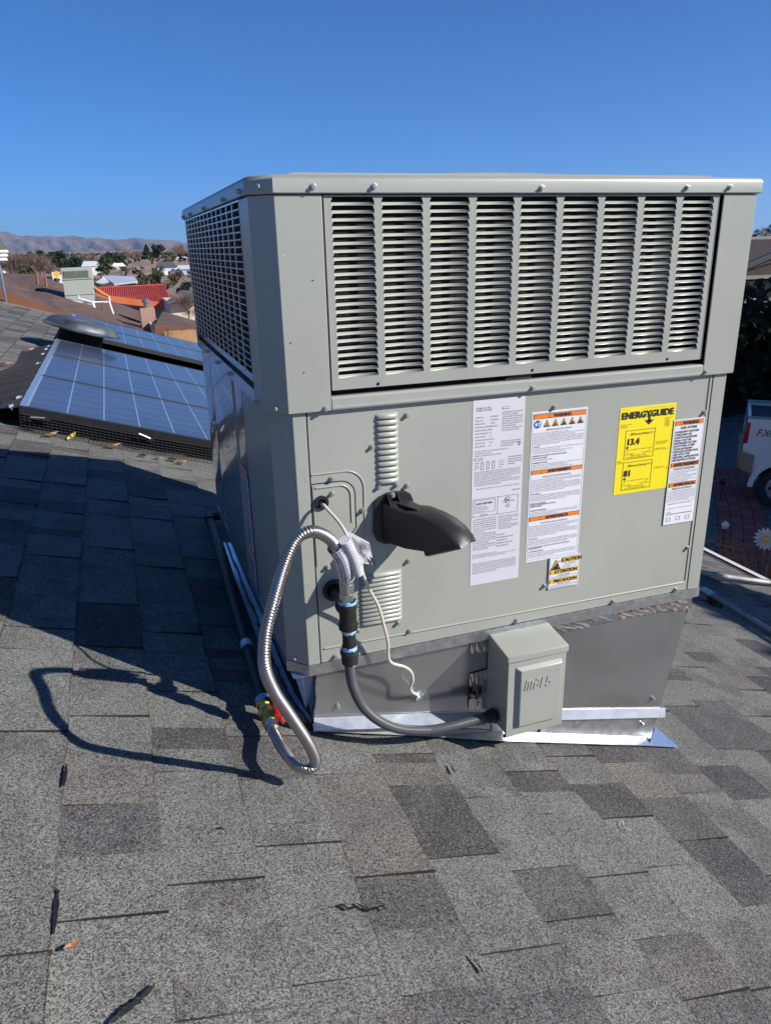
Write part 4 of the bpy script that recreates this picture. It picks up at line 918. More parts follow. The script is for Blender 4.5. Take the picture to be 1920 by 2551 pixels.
b = MB(); b.tube([v0+va*.010, v0+va*.026, v0+va*.0265, v0+va*(Lv*.5-.012), v0+va*(Lv*.5), v0+va*(Lv*.5+.012), v0+va*(Lv-.018), v0+va*(Lv-.0175), v0+va*(Lv-.002)], [.0195, .0195, .017, .018, .0215, .018, .017, .0195, .0195], 8)
sd = Vector((1, -.25, .25)).normalized(); cc = v0+va*(Lv*.5); b.tube([cc, cc+sd*.022], [.0105, .0095], 10); b.build('valve_body', M['brass'], val, bevel=.0008)
b = MB(); hc = cc+sd*.024; up_ = Vector((0, 0, 1)); b.obox(hc+va*.006, sd*.0035, va*.030, va.cross(sd)*.0125); b.obox(hc+va*.034+sd*.003, sd*.003, va*.014, va.cross(sd)*.009); b.build('valve_handle', M['red'], val, bevel=.002)
b = MB(); b.tube([v1-va*.004, v1+va*.016, v1+va*.017, v1+(Q[-2]-Q[-1]).normalized()*.03], [.0165, .0165, .0150, .0145], 16); b.build('end_fitting', M['nut'], hose, smooth=True, autos=35)

# ================================================================== ROOF EXTRAS (right side)
cP = [atr(1735, 1461, .05), atr(1760, 1476, .05), atr(1920, 1572, .05)]
dC = (cP[2]-cP[1]).normalized()
cdt = thing('metal_conduit', 'galvanised metal conduit running down the right roof edge away from the unit', 'conduit', tuple(cP[1]))
b = MB(); b.tube([cP[0]-dC*1.2, cP[0], cP[1], cP[2]+dC*1.5], .014, 12); b.build('conduit_tube', mat('dull_conduit', (.22, .23, .24), .42, .6), cdt, smooth=True)
b = MB(); b.tube([cP[1]-dC*.03, cP[1]+dC*.05], .022, 12); b.build('coupling', M['zinc'], cdt, smooth=True)
b = MB(); b.box(cP[1].x-.03, cP[1].x+.03, cP[1].y-.10, cP[1].y-.04, rz(cP[1].x)-.01, cP[1].z); b.build('conduit_support', M['blackplastic'], cdt)
b = MB(); wq = [atr(1700, 1418, .04), atr(1755, 1429, .04), atr(1860, 1444, .04), atr(1925, 1452, .04), atr(1990, 1462, .04)]
b.tube(wq, .012, 12); tag(b.build('drain_pipe', mat('weathered_white_pvc', (.34, .33, .31), .6, noise=.65, nscale=5), None, smooth=True), 'weathered white plastic pipe crossing the roof behind the metal conduit', 'pipe')
b = MB(); b.tube([p+Vector((.0, .035, .0)) for p in wq], .009, 10); tag(b.build('cable_run', mat('grey_cable_sheath', (.10, .10, .11), .5), None, smooth=True), 'dark grey cable lying beside the white drain pipe', 'cable')

# leaves along the array skirt, twig
def leaf(u, v, s, m, label, rot):
    c = atr(u, v, .018); rnd = random.Random(int(u)); b = MB(); vs = []
    ax = Vector((math.cos(rot), math.sin(rot), -SL*math.cos(rot)+.15)).normalized(); ay = ax.cross(Vector((SL, 0, 1))).normalized()
    pr_ = [(-1, 0, 0), (-.6, .28, .10), (0, .42, .16), (.6, .25, .08), (1.15, .03, .2), (.6, -.25, .14), (0, -.4, .04), (-.6, -.28, .02)]
    vs = [c+ax*(a*s)+ay*(b_*s)+Vector((0, 0, h*s*2.6)) for a, b_, h in pr_]+[c+Vector((0, 0, -.004))]
    b.add(vs, [(8, i, (i+1) % 8) for i in range(8)]); tag(b.build('fallen_leaf', m, None), label, 'leaf', 'fallen leaves on the roof')
leaf(122, 1085, .045, M['leafy'], 'curled brown leaf at the left end of the black mesh skirt', .3)
leaf(178, 1091, .042, M['leafyel'], 'yellow green leaf standing up against the black mesh skirt', 1.1)
leaf(277, 1114, .048, M['leafy'], 'orange brown leaf below the middle of the mesh skirt', .2)
leaf(358, 1135, .035, mat('olive_leaf', (.22, .20, .10), .7), 'small olive leaf under the mesh skirt', -.2)
leaf(393, 1143, .030, mat('pale_leaf', (.62, .62, .60), .7), 'small pale scrap right of the olive leaf', -.3)
leaf(434, 1146, .045, M['leafy'], 'brown leaf near the air conditioner end of the mesh skirt', -.6)
leaf(450, 1154, .035, M['leafy'], 'tan leaf nearest the air conditioner by the mesh skirt', .1)
leaf(68, 875, .06, M['leafy'], 'brown leaf on the net left of the solar panels', .5)
leaf(8, 910, .06, M['leafy'], 'brown leaf at the far left edge of the roof', .2)
leaf(178, 2358, .012, mat('terracotta_chip', (.45, .16, .08), .7), 'tiny terracotta chip on the near shingles', .2)
b = MB(); b.tube(bez([atr(u, v, .012) for u, v in ((1550, 2044), (1553, 2056), (1562, 2066), (1571, 2070))], 5), .0011, 5); tag(b.build('dry_twig', M['wire'], None), 'short pale curled twig on the shingles at lower right', 'twig')

# ================================================================== SOLAR ARRAYS
nR = Vector((SL, 0, 1)).normalized(); aR = Vector((1, 0, -SL)).normalized()
def rp(x, y, h): return Vector((x, y, rz(x)+h))
PVM = {}
def pv_module(x0, y0, hx_, dy, ncol, label, h=.13):
    """landscape module: frame, glass with printed cell grid (flat print)"""
    t = thing('solar_panel', label, 'solar panel', tuple(rp(x0, y0, h)), 'solar panels on the roof')
    f = MB(); w_ = .030; xs = (x0, x0+hx_); ys = (y0+.004, y0+dy-.004)
    def fb(xa, xb_, ya, yb): f.hexa([rp(xa, ya, h-.04), rp(xb_, ya, h-.04), rp(xb_, yb, h-.04), rp(xa, yb, h-.04)], [rp(xa, ya, h+.003), rp(xb_, ya, h+.003), rp(xb_, yb, h+.003), rp(xa, yb, h+.003)])
    for q4 in ((xs[0], xs[0]+w_, ys[0], ys[1]), (xs[1]-w_, xs[1], ys[0], ys[1])): f = MB(); fb(*q4); f.build('end_frame', M['alu'], t)
    for q4 in ((xs[0]+w_, xs[1]-w_, ys[0], ys[0]+.012), (xs[0]+w_, xs[1]-w_, ys[1]-.012, ys[1])): f = MB(); fb(*q4); f.build('long_frame', M['mesh'], t)
    g_ = MB(); X0_, X1_ = xs[0]+w_, xs[1]-w_; Y0, Y1 = ys[0]+.012, ys[1]-.012
    g_.hexa([rp(X0_, Y0, h-.004), rp(X1_, Y0, h-.004), rp(X1_, Y1, h-.004), rp(X0_, Y1, h-.004)], [rp(X0_, Y0, h), rp(X1_, Y0, h), rp(X1_, Y1, h), rp(X0_, Y1, h)])
    gl = g_.build('glass', M['pvblue'], t)
    p_ = MB(); dx = (X1_-X0_-.02)/ncol; hh = h+.0012
    def q(xa, xb_, ya, yb, m, hh_=hh): p_.add([rp(xa, ya, hh_), rp(xb_, ya, hh_), rp(xb_, yb, hh_), rp(xa, yb, hh_)], [(0, 1, 2, 3)], m)
    q(X0_, X0_+.010, Y0, Y1, M['pvwhite'])
    for i in range(1, ncol): q(X0_+.010+dx*i-.0034, X0_+.010+dx*i+.0034, Y0, Y1, M['pvwhite'])
    n6 = 6; dyy = (Y1-Y0)/n6
    for i in range(1, n6): q(X0_+.01, X1_-.01, Y0+dyy*i-.007, Y0+dyy*i+.007, M['pvbus'], h+.0007)
    for i in range(0):
        for k in (1, 2): yy = Y0+dyy*(i+k/3); q(X0_+.01, X1_-.01, yy-.0034, yy+.0034, M['pvbus'], h+.0007)
    p_.build('cell_grid', None, gl)
    return t
xs0 = -.83; ww = 1.86
for r, nm in enumerate(('nearest', 'middle', 'farthest')):
    for c in range(2):
        pv_module(xs0+c*(ww+.01), 2.73+1.115*r, ww, 1.11, 10, ('blue solar panel in the %s row of the near array, %s' % (nm, 'above the mesh skirt' if r == 0 else 'second from the mesh skirt' if r == 1 else 'touching the metal dome vent')) if c == 0 else 'blue solar panel of the near array, %s row, hidden side beyond the air conditioner' % nm)
for r in range(2):
    for c in range(2): pv_module(-.80+c*(ww+.01), 6.95+1.115*r, ww, 1.11, 10, ('pale blue solar panel in the %s row of the far array behind the dome vent' % ('front' if r == 0 else 'back')) if c == 0 else 'solar panel of the far array, %s row, beyond the air conditioner' % ('front' if r == 0 else 'back'))
# racking rails, and a black sheet painting the shade under the arrays
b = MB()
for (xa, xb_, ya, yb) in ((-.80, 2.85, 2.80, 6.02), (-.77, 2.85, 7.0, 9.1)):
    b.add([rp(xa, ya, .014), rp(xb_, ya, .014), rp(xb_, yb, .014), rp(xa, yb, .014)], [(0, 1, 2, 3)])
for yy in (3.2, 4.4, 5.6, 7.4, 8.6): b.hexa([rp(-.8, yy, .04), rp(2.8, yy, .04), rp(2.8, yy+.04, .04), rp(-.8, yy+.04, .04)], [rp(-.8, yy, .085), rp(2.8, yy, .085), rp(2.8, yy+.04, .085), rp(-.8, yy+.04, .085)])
rk = b.build('racking_and_shade', M['black'], None); tag(rk, 'dark racking rails and black sheet for the shade under the solar panels', 'racking')
# mesh skirt: real wires
def wiremesh(fn, nu, nv, r, name, parent, m):
    b = MB()
    for i in range(nu+1):
        P = [fn(i/nu, j/ max(1, nv//2)) for j in range(nv//2+1)]; b.tube(P, r, 3, None, False)
    for j in range(nv+1):
        P = [fn(i/40, j/nv) for i in range(41)]; b.tube(P, r, 3, None, False)
    return b.build(name, m, parent)
sk_ = thing('mesh_skirt', 'black wire mesh critter guard hanging from the near edge of the solar panels', 'mesh guard', tuple(rp(-.83, 2.73, 0)))
wiremesh(lambda s, t: rp(-.835+s*2.7, 2.725-.02*t-.055*t*t+.012*math.sin(s*23)*t, .118*(1-t)+.012), 130, 9, .0016, 'wire_grid', sk_, M['mesh'])
b = MB(); b.hexa([rp(-.83, 2.715, .090), rp(1.9, 2.715, .090), rp(1.9, 2.727, .090), rp(-.83, 2.727, .090)], [rp(-.83, 2.715, .133), rp(1.9, 2.715, .133), rp(1.9, 2.727, .133), rp(-.83, 2.727, .133)]); b.build('black_trim', M['blackplastic'], sk_)
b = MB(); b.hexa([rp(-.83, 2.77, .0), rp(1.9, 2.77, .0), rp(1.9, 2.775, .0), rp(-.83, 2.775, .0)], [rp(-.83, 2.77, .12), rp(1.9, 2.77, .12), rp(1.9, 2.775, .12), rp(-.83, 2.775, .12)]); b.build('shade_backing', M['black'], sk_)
for (u, v, u2, v2) in ((76, 1039, 112, 1041), (346, 1080, 374, 1092)):
    a = on(u, v, (0, 1, 0), 2.66); c = on(u2, v2, (0, 1, 0), 2.66); b = MB(); b.bar(a, c, .004, None, 6); b.build('hook_wire', M['alu'], sk_)
    b = MB(); cc = c+Vector((0, .01, 0)); b.obox(cc, Vector((.022, 0, -.004)), Vector((0, .003, 0)), Vector((0, 0, .018))); b.build('hook_washer', M['blackplastic'], sk_)
# net draped on the left side
nt_ = thing('side_net', 'crumpled black net lying on the shingles left of the solar panels', 'net', tuple(rp(-1.0, 4, 0)))
rn = random.Random(8)
def netf(s, t):
    y = 2.75+2.9*s; xo = -.835-(.30-.10*s+.05*math.sin(7*s))*t*(1+.3*math.sin(3*s)); h = .12*(1-t)**1.5*.9+.012+.022*abs(math.sin(s*31+t*4))*math.sin(PI*min(1, t+.15))
    return rp(xo, y, h)
wiremesh(netf, 150, 26, .0022, 'net_wires', nt_, M['mesh'])
b = MB(); nn = 40
vs = [netf(i/nn, j/6)+Vector((0, 0, -.006)) for i in range(nn+1) for j in range(7)]
b.add(vs, [(i*7+j, i*7+j+1, (i+1)*7+j+1, (i+1)*7+j) for i in range(nn) for j in range(6)]); b.build('net_fabric', M['blackplastic'], nt_)
for i, (u, v) in enumerate(((47, 998), (30, 1020), (95, 912), (108, 888), (122, 868), (116, 875))):
    b = MB(); c = atr(u, v, .10); rnd = random.Random(i); b.bar(c, c+Vector((rnd.uniform(-.02, .02), .03, .02)), .004, None, 6); b.obox(c+Vector((0, 0, .02)), (.010, .003, .003), (0, .008, 0), (0, .002, .006)); b.build('net_clip', M['alu'], nt_)
# dome vent
dv = thing('dome_vent', 'round dull metal dome vent between the two solar arrays', 'roof vent', tuple(rp(-.62, 6.4, 0)))
b = MB(); n = 40; prof = [(.345, .0), (.350, .012), (.325, .022), (.318, .032), (.305, .055), (.275, .078), (.22, .092), (.13, .100), (.02, .102)]
cD = rp(-.61, 6.38, .235); vs = []
for r, hgt in prof:
    for k in range(n):
        a = 2*PI*k/n; vs.append(cD+aR*(r*math.cos(a))+Vector((0, 1, 0))*(r*math.sin(a))+nR*hgt)
b.add(vs, [(i*n+k, i*n+(k+1) % n, (i+1)*n+(k+1) % n, (i+1)*n+k) for i in range(len(prof)-1) for k in range(n)]+[tuple(range((len(prof)-1)*n, len(prof)*n))]); b.build('dome_hood', M['domemetal'], dv, smooth=True, autos=50)
b = MB(); b.tube([cD-nR*.24, cD+nR*.02], .20, 24); b.build('vent_neck', M['black'], dv)

# ================================================================== SURROUNDINGS
def house_mat(n, c, r=.8, ns=.12, s=1.5): return mat(n, c, r, noise=ns, nscale=s)
GZ = -3.5
M['dirt'] = house_mat('tan_dirt', (.26, .19, .14), .95, .35, .05)
b = MB(); n = 60; vs = []; fs = []
xsn = [-9000, -4000, -2000, -900, -400, -180, -80, -40, -15, 0, 15, 40, 80, 180, 400, 900, 2000, 4000, 9000]
ysn = [-3000, -300, -60, -15, 0, 12, 25, 50, 90, 150, 250, 400, 600, 900, 1500, 3000, 5000, 9000, 12000]
def gz(x, y):
    d = math.hypot(x, y); h = GZ
    if d > 200: h += 1.5*math.sin(x*.011+y*.004)+min(6, (d-200)*.002)
    return h
b.add([(x, y, gz(x, y)) for x in xsn for y in ysn], [(i*len(ysn)+j, (i+1)*len(ysn)+j, (i+1)*len(ysn)+j+1, i*len(ysn)+j+1) for i in range(len(xsn)-1) for j in range(len(ysn)-1)])
tag(b.build('ground', M['dirt'], None, smooth=True), 'tan dirt valley floor stretching to the mountains', None, None, 'structure')
# our house walls below the roof
b = MB(); b.box(-7.6, 3.3, -3.0, 9.7, GZ-.1, rz(3.3)-.16); b.hexa([(-7.6, 9.6, -1.36), (3.3, 9.6, -1.36), (-3.2, 9.6, rz(-3.2)-.02)], [(-7.6, 9.7, -1.36), (3.3, 9.7, -1.36), (-3.2, 9.7, rz(-3.2)-.02)]); hw_ = b.build('house_wall', house_mat('stucco_tan', (.42, .34, .26)), None); tag(hw_, 'tan stucco walls of the house under the shingle roof', 'house')
# mountains
sil = [(-2600, 60), (-1500, 40), (-700, 66), (-300, 62), (0, 115), (40, 113), (100, 135), (170, 152), (250, 150), (330, 155), (400, 150), (480, 158), (560, 150), (620, 152), (700, 170), (780, 163), (870, 178), (960, 180), (1050, 168), (1120, 168), (1200, 178), (1300, 185), (1350, 180), (1400, 190), (1500, 205), (1800, 215), (2500, 225), (3500, 240), (5000, 262), (7500, 275)]
def silh(X):
    for i in range(len(sil)-1):
        if sil[i][0] <= X <= sil[i+1][0]: t = (X-sil[i][0])/(sil[i+1][0]-sil[i][0]); t = t*t*(3-2*t); return sil[i][1]*(1-t)+sil[i+1][1]*t
    return sil[-1][1]
from mathutils import noise as mn
b = MB(); NX, NYm = 420, 46; YF = 7000.; vs = []
for i in range(NX+1):
    Xc = -2600+(7500+2600)*i/NX
    top_ = aty(Xc*.3123, 540+(silh(Xc)+7*mn.noise(Vector((Xc*.02, 0, 3)))+4*mn.noise(Vector((Xc*.06, 0, 7))))*.3123, YF)
    for j in range(NYm+1):
        s = j/NYm     # 0 foot .. 1 ridge
        x = top_.x*(.87+.13*s); y = YF*(.87+.13*s)
        r = abs(mn.noise(Vector((top_.x*.0055+s*1.6, s*1.2, 0))))*1.4+abs(mn.noise(Vector((top_.x*.012+s*2, s*2.5, 5))))*.7+.35*mn.noise(Vector((top_.x*.02, s*9, 9)))
        hgt = (top_.z+8)*(s**1.15)*(1-min(.9, .95*(1-s)**.7*r*2.6*min(1, 3*s)))
        vs.append((x, y, hgt-8))
    vs.append((top_.x*1.15, YF*1.15, -8))
k = NYm+2
b.add(vs, [(i*k+j, (i+1)*k+j, (i+1)*k+j+1, i*k+j+1) for i in range(NX) for j in range(k-1)])
mtn = b.build('mountain_range', mat('scrub_mountain', (.15, .105, .085), .95, noise=.45, nscale=.006), None, smooth=True, autos=180); tag(mtn, 'long brown and violet mountain ridge on the horizon', None, None, 'structure')

# ---- houses
def quad(mb, p, m=None, th=(0, 0, -.15)): mb.prism(p, th, m)
def gable_house(name_label, cx_, cy_, w_, d_, wh, rh, rot, wallc, roofc, wins=(), zb=GZ, over=.4, roof_name='roof', fascia=None, corr=0):
    t = thing('house', name_label, 'house', (cx_, cy_, zb), 'neighbourhood houses'); R = Matrix.Rotation(rot, 3, 'Z')
    def L(x, y, z): q = R @ Vector((x, y, z)); return Vector((cx_+q.x, cy_+q.y, zb+q.z))
    b = MB(); b.hexa([L(-w_/2, -d_/2, -.3), L(w_/2, -d_/2, -.3), L(w_/2, d_/2, -.3), L(-w_/2, d_/2, -.3)], [L(-w_/2, -d_/2, wh), L(w_/2, -d_/2, wh), L(w_/2, d_/2, wh), L(-w_/2, d_/2, wh)])
    for s in (-1, 1): b.hexa([L(s*w_/2, -d_/2, wh), L(s*w_/2, d_/2, wh), L(s*w_/2, 0, wh+rh)], [L(s*(w_/2-.1), -d_/2, wh), L(s*(w_/2-.1), d_/2, wh), L(s*(w_/2-.1), 0, wh+rh)])
    b.build('wall', wallc, t)
    sl2 = rh/(d_/2); o = over
    for s in (-1, 1):
        b = MB(); lo = wh-sl2*o
        b.hexa([L(-w_/2-o, s*(d_/2+o), lo+.02), L(w_/2+o, s*(d_/2+o), lo+.02), L(w_/2+o, 0, wh+rh+.02), L(-w_/2-o, 0, wh+rh+.02)], [L(-w_/2-o, s*(d_/2+o), lo+.16), L(w_/2+o, s*(d_/2+o), lo+.16), L(w_/2+o, 0, wh+rh+.16), L(-w_/2-o, 0, wh+rh+.16)])
        if corr:
            nn_ = int((w_+2*o)/corr)
            for i in range(nn_+1):
                x = -w_/2-o+i*(w_+2*o)/nn_; b.tube([L(x, s*(d_/2+o), lo+.17), L(x, 0, wh+rh+.17)], corr*.28, 5)
        b.build('roof', roofc, t)
    if fascia:
        b = MB(); lo = wh-sl2*o
        b.hexa([L(-w_/2-o, -(d_/2+o)-.03, lo-.10), L(w_/2+o, -(d_/2+o)-.03, lo-.10), L(w_/2+o, -(d_/2+o)-.001, lo-.10), L(-w_/2-o, -(d_/2+o)-.001, lo-.10)], [L(-w_/2-o, -(d_/2+o)-.03, lo+.17), L(w_/2+o, -(d_/2+o)-.03, lo+.17), L(w_/2+o, -(d_/2+o)-.001, lo+.17), L(-w_/2-o, -(d_/2+o)-.001, lo+.17)]); b.build('fascia', fascia, t)
    for (wx, wz, ww_, hh_, kind) in wins:
        b = MB(); b.hexa([L(wx-ww_/2, -d_/2-.05, wz), L(wx+ww_/2, -d_/2-.05, wz), L(wx+ww_/2, -d_/2+.01, wz), L(wx-ww_/2, -d_/2+.01, wz)], [L(wx-ww_/2, -d_/2-.05, wz+hh_), L(wx+ww_/2, -d_/2-.05, wz+hh_), L(wx+ww_/2, -d_/2+.01, wz+hh_), L(wx-ww_/2, -d_/2+.01, wz+hh_)])
        if kind == 'garage': b.build('garage_door', M['hwhite'], t)
        else:
            f = b.build('window', M['hwhite'], t); b = MB(); q = .08; b.hexa([L(wx-ww_/2+q, -d_/2-.07, wz+q), L(wx+ww_/2-q, -d_/2-.07, wz+q), L(wx+ww_/2-q, -d_/2-.05, wz+q), L(wx-ww_/2+q, -d_/2-.05, wz+q)], [L(wx-ww_/2+q, -d_/2-.07, wz+hh_-q), L(wx+ww_/2-q, -d_/2-.07, wz+hh_-q), L(wx+ww_/2-q, -d_/2-.05, wz+hh_-q), L(wx-ww_/2+q, -d_/2-.05, wz+hh_-q)]); b.build('pane', M['glass'], f)
    return t
M['hwhite'] = house_mat('house_white', (.72, .72, .70)); M['hcream'] = house_mat('house_cream', (.62, .54, .42)); M['hblue'] = house_mat('house_blue', (.42, .55, .68))
M['glass'] = mat('dark_glass', (.03, .035, .04), .08, 0, .6); M['rdark'] = house_mat('roof_dark', (.07, .07, .075)); M['rwhite'] = mat('roof_white_metal', (.62, .64, .66), .35, .2)
M['rred'] = house_mat('red_tile', (.50, .065, .035), .65); M['orangefascia'] = house_mat('orange_fascia', (.60, .16, .05), .6); M['rbrown'] = house_mat('brown_shingle', (.115, .068, .052), .9, .3, 3.)
M['brownfascia'] = house_mat('brown_fascia', (.22, .085, .045), .6); M['pink'] = house_mat('pink_stucco', (.42, .25, .19), .85); M['wood'] = house_mat('wood_fence', (.42, .25, .12), .7, .25, 2.)
M['rgrey'] = house_mat('grey_shingle', (.10, .095, .10), .9, .3, 2.)

# brown-roofed neighbour, traced on real planes at its own distance
bh = thing('house', 'long brown shingled neighbour house with orange brown fascia behind the grey roof', 'house', (-2, 24, GZ), 'neighbourhood houses')
Yn, Yr = 22., 32.   # near eave, ridge
eL, eM, eR = aty(-330, 650, Yn), aty(180, 800, Yn), aty(450, 862, Yn)
def pl(u, v, y): return aty(u, v, y)
r0, r1, r2, r3 = pl(-330, 640, Yr), pl(0, 679, Yr), pl(90, 683, Yr), pl(350, 775, Yr)
e0, e1, e2, e3, e4 = pl(-330, 640, Yn), pl(0, 722, Yn), pl(150, 778, Yn), pl(300, 812, Yn), pl(440, 842, Yn)
b = MB()
top_l = [r0, r1, r2, r3, pl(440, 815, Yr)]; bot_l = [e0, e1, e2, e3, e4]
for i in range(4): b.prism([bot_l[i], bot_l[i+1], top_l[i+1], top_l[i]], (0, 0, -.2))
b.build('roof', M['rbrown'], bh)
b = MB()
for i in range(4): b.prism([bot_l[i]+Vector((0, -.03, .02)), bot_l[i+1]+Vector((0, -.03, .02)), bot_l[i+1]+Vector((0, -.03, -.26)), bot_l[i]+Vector((0, -.03, -.26))], (0, .03, 0))
b.build('fascia', M['brownfascia'], bh)
b = MB()
for i in range(4): b.prism([bot_l[i]+Vector((0, .5, -.2)), bot_l[i+1]+Vector((0, .5, -.2)), Vector((bot_l[i+1].x, Yn+.5, GZ)), Vector((bot_l[i].x, Yn+.5, GZ))], (0, 9, 0))
b.build('wall', house_mat('brown_wall', (.10, .07, .055)), bh)
# step in the roof, its shadow line painted as black strips
b = MB(); a0, a1 = pl(88, 717, 27), pl(160, 743, 26); b.prism([a0, a1, a1+Vector((0, 0, -.14)), a0+Vector((0, 0, -.14))], (0, .05, 0)); b.build('roof_step_shade', M['black'], bh)
b = MB(); a0, a1 = pl(296, 782, 26), pl(350, 800, 25); b.prism([a0, a1, a1+Vector((0, 0, -.12)), a0+Vector((0, 0, -.12))], (0, .05, 0)); b.build('roof_step_shade', M['black'], bh)
for u, v in ((93, 690), (115, 698), (364, 826)):
    a = pl(u, v+8, 25); b = MB(); b.tube([a+Vector((0, 0, -.1)), a+Vector((0, 0, .32))], [.05, .02], 8); b.build('vent_pipe', M['brownfascia'], bh, smooth=True)
# lower wing at right
b = MB(); w0, w1, w2, w3 = pl(385, 812, 20), pl(500, 822, 20), pl(500, 802, 25), pl(405, 775, 25); b.prism([w0, w1, w2, w3], (0, 0, -.15)); b.build('roof', M['rbrown'], bh)
b = MB(); b.prism([w0+Vector((0, -.02, .02)), w1+Vector((0, -.02, .02)), w1+Vector((0, -.02, -.2)), w0+Vector((0, -.02, -.2))], (0, .02, 0)); b.build('fascia', M['brownfascia'], bh)
b = MB(); b.prism([w0+Vector((0, .4, -.15)), w1+Vector((0, .4, -.15)), Vector((w1.x, 20.4, GZ)), Vector((w0.x, 20.4, GZ))], (0, 4, 0)); b.build('wall', M['hcream'], bh)
# chimney
ch = MB(); a, c = pl(348, 769, 23), pl(385, 769, 23); zb1 = pl(352, 800, 23).z-.8
ch.hexa([(a.x, 23, zb1), (c.x, 23, zb1), (c.x, 23.5, zb1), (a.x, 23.5, zb1)], [(a.x, 23, a.z), (c.x, 23, a.z), (c.x, 23.5, a.z), (a.x, 23.5, a.z)]); ch = ch.build('chimney', M['pink'], bh, bevel=.01)
b = MB(); cc = Vector(((a.x+c.x)/2, 23.25, a.z)); b.tube([cc, cc+Vector((0, 0, .16)), cc+Vector((0, 0, .161)), cc+Vector((0, 0, .26)), cc+Vector((0, 0, .30))], [.085, .085, .12, .12, .03], 12); b.build('flue_cap', M['zinc'], ch, smooth=True, autos=30)
# fence of boards
fn = thing('wooden_fence', 'orange brown board fence below the brown roof', 'fence', tuple(pl(440, 840, 19.5)))
a = pl(408, 822, 19.6); c = pl(500, 832, 19.6); nb = 16
for i in range(nb):
    x = a.x+(c.x-a.x)*i/nb; wd_ = (c.x-a.x)/nb*.93; b = MB(); b.box(x, x+wd_, 19.5, 19.53, GZ, a.z-.02+random.uniform(-.01, .01)); b.build('board', M['wood'], fn)

# rooftop unit on the neighbour
nu = thing('rooftop_air_conditioner', 'small distant pale grey packaged air conditioner on the brown roof', 'air conditioner', tuple(pl(200, 745, 26)))
yN = 26.; tl, tr, br, bl2 = pl(150, 668, yN), pl(228, 665, yN), pl(236, 732, yN), pl(161, 737, yN)
dn_ = Vector((0, 1.0, 0)); nn2 = Vector((0, -.012, 0))
b = MB(); b.prism([tl, tr, br, bl2], dn_); b.build('cabinet', house_mat('pale_grey_paint', (.40, .43, .36), .5, .04), nu, bevel=.02)
def bil(s, t): return tl.lerp(tr, s).lerp(bl2.lerp(br, s), t)
b = MB(); b.prism([bil(.0, .42), bil(1, .42), bil(1, .435), bil(0, .435)], nn2); b.build('panel_seam', M['rdark'], nu)
b = MB(); b.prism([bil(.06, .09), bil(.9, .09), bil(.9, .37), bil(.06, .37)], nn2); lv = b.build('louvre_panel', house_mat('pale_louvre', (.33, .36, .30), .5, .04), nu)
for i in range(11): b = MB(); b.prism([bil(.09+.073*i, .11), bil(.135+.073*i, .11), bil(.135+.073*i, .34), bil(.09+.073*i, .34)], nn2*2.5); b.build('louvre_bar', house_mat('louvre_shade', (.16, .18, .15)) if i == 0 else bpy.data.materials['louvre_shade'], lv)
b = MB(); b.prism([pl(161, 738, yN), pl(236, 733, yN), pl(235, 768, yN), pl(226, 768, yN), pl(170, 752, yN)], dn_*.9); b.build('plenum', mat('pale_plenum', (.50, .53, .57), .45, .3), nu)
def pipe_px(pts, y, r, name, m, parent): b = MB(); b.tube([pl(u, v, y) for u, v in pts], r, 8); return b.build(name, m, parent, smooth=True)
pipe_px([(194, 735), (196, 743), (228, 752), (272, 752)], yN-.3, .03, 'conduit', M['hwhite'], nu); pipe_px([(271, 738), (273, 755), (283, 785)], yN-.3, .035, 'conduit', M['hwhite'], nu); pipe_px([(163, 748), (200, 753), (238, 752)], yN-.25, .03, 'conduit', M['hwhite'], nu)
pipe_px([(182, 750), (184, 770)], yN-.3, .03, 'support_leg', M['brownfascia'], nu); pipe_px([(256, 752), (257, 772)], yN-.3, .03, 'support_leg', M['brownfascia'], nu); pipe_px([(230, 752), (236, 770)], yN-.35, .045, 'support_leg', M['hwhite'], nu)
for i in range(3):
    b = MB(); b.tube(bez([pl(234, 712+3*i, yN), pl(250, 724+3*i, yN+2), pl(272, 737+1.5*i, yN+4)], 6), .03, 6); tag(b.build('guy_cable', (M['orangefascia'], M['amber'], M['brownfascia'])[i], None, smooth=True), ('orange', 'yellow', 'brown')[i]+' cable slanting down from the distant rooftop unit', 'cable')

# red tiled house: tile courses as ribs
rh_ = thing('house', 'house with bright red ribbed tile roof, orange fascia and cream wall', 'house', tuple(pl(330, 760, 55)), 'neighbourhood houses')
yE, yR2 = 48., 56.
t0, t1 = pl(250, 720, yR2), pl(407, 710, yR2); e0_, e1_ = pl(238, 733, yE), pl(428, 758, yE)
t0 = pl(246, 718, yR2)
b = MB(); b.prism([e0_, e1_, t1, t0], (0, 0, -.2)); rf = b.build('roof', M['rred'], rh_)
for i in range(34):
    s = i/33; b = MB(); b.tube([e0_.lerp(e1_, s)+Vector((0, 0, .03)), t0.lerp(t1, s)+Vector((0, 0, .03))], .042, 5); b.build('tile_row', M['rred'], rf, smooth=True)
b = MB(); b.tube([t0, t1], .10, 8); b.build('ridge_tiles', M['rred'], rf, smooth=True)
b = MB(); b.prism([e0_+Vector((0, -.05, .05)), e1_+Vector((0, -.05, .05)), e1_+Vector((0, -.05, -.34)), e0_+Vector((0, -.05, -.34))], (0, .05, 0)); b.build('fascia', M['orangefascia'], rh_)
b = MB(); b.prism([e0_+Vector((.2, .8, -.3)), e1_+Vector((-.1, .8, -.3)), Vector((e1_.x-.1, yE+.8, GZ)), Vector((e0_.x+.2, yE+.8, GZ))], (0, 6, 0)); b.build('wall', M['hcream'], rh_)
b = MB(); q = pl(330, 766, yE); b.box(q.x-1.5, q.x+1.2, yE+.7, yE+.82, q.z-1.2, q.z-.05); b.build('window', M['glass'], rh_)
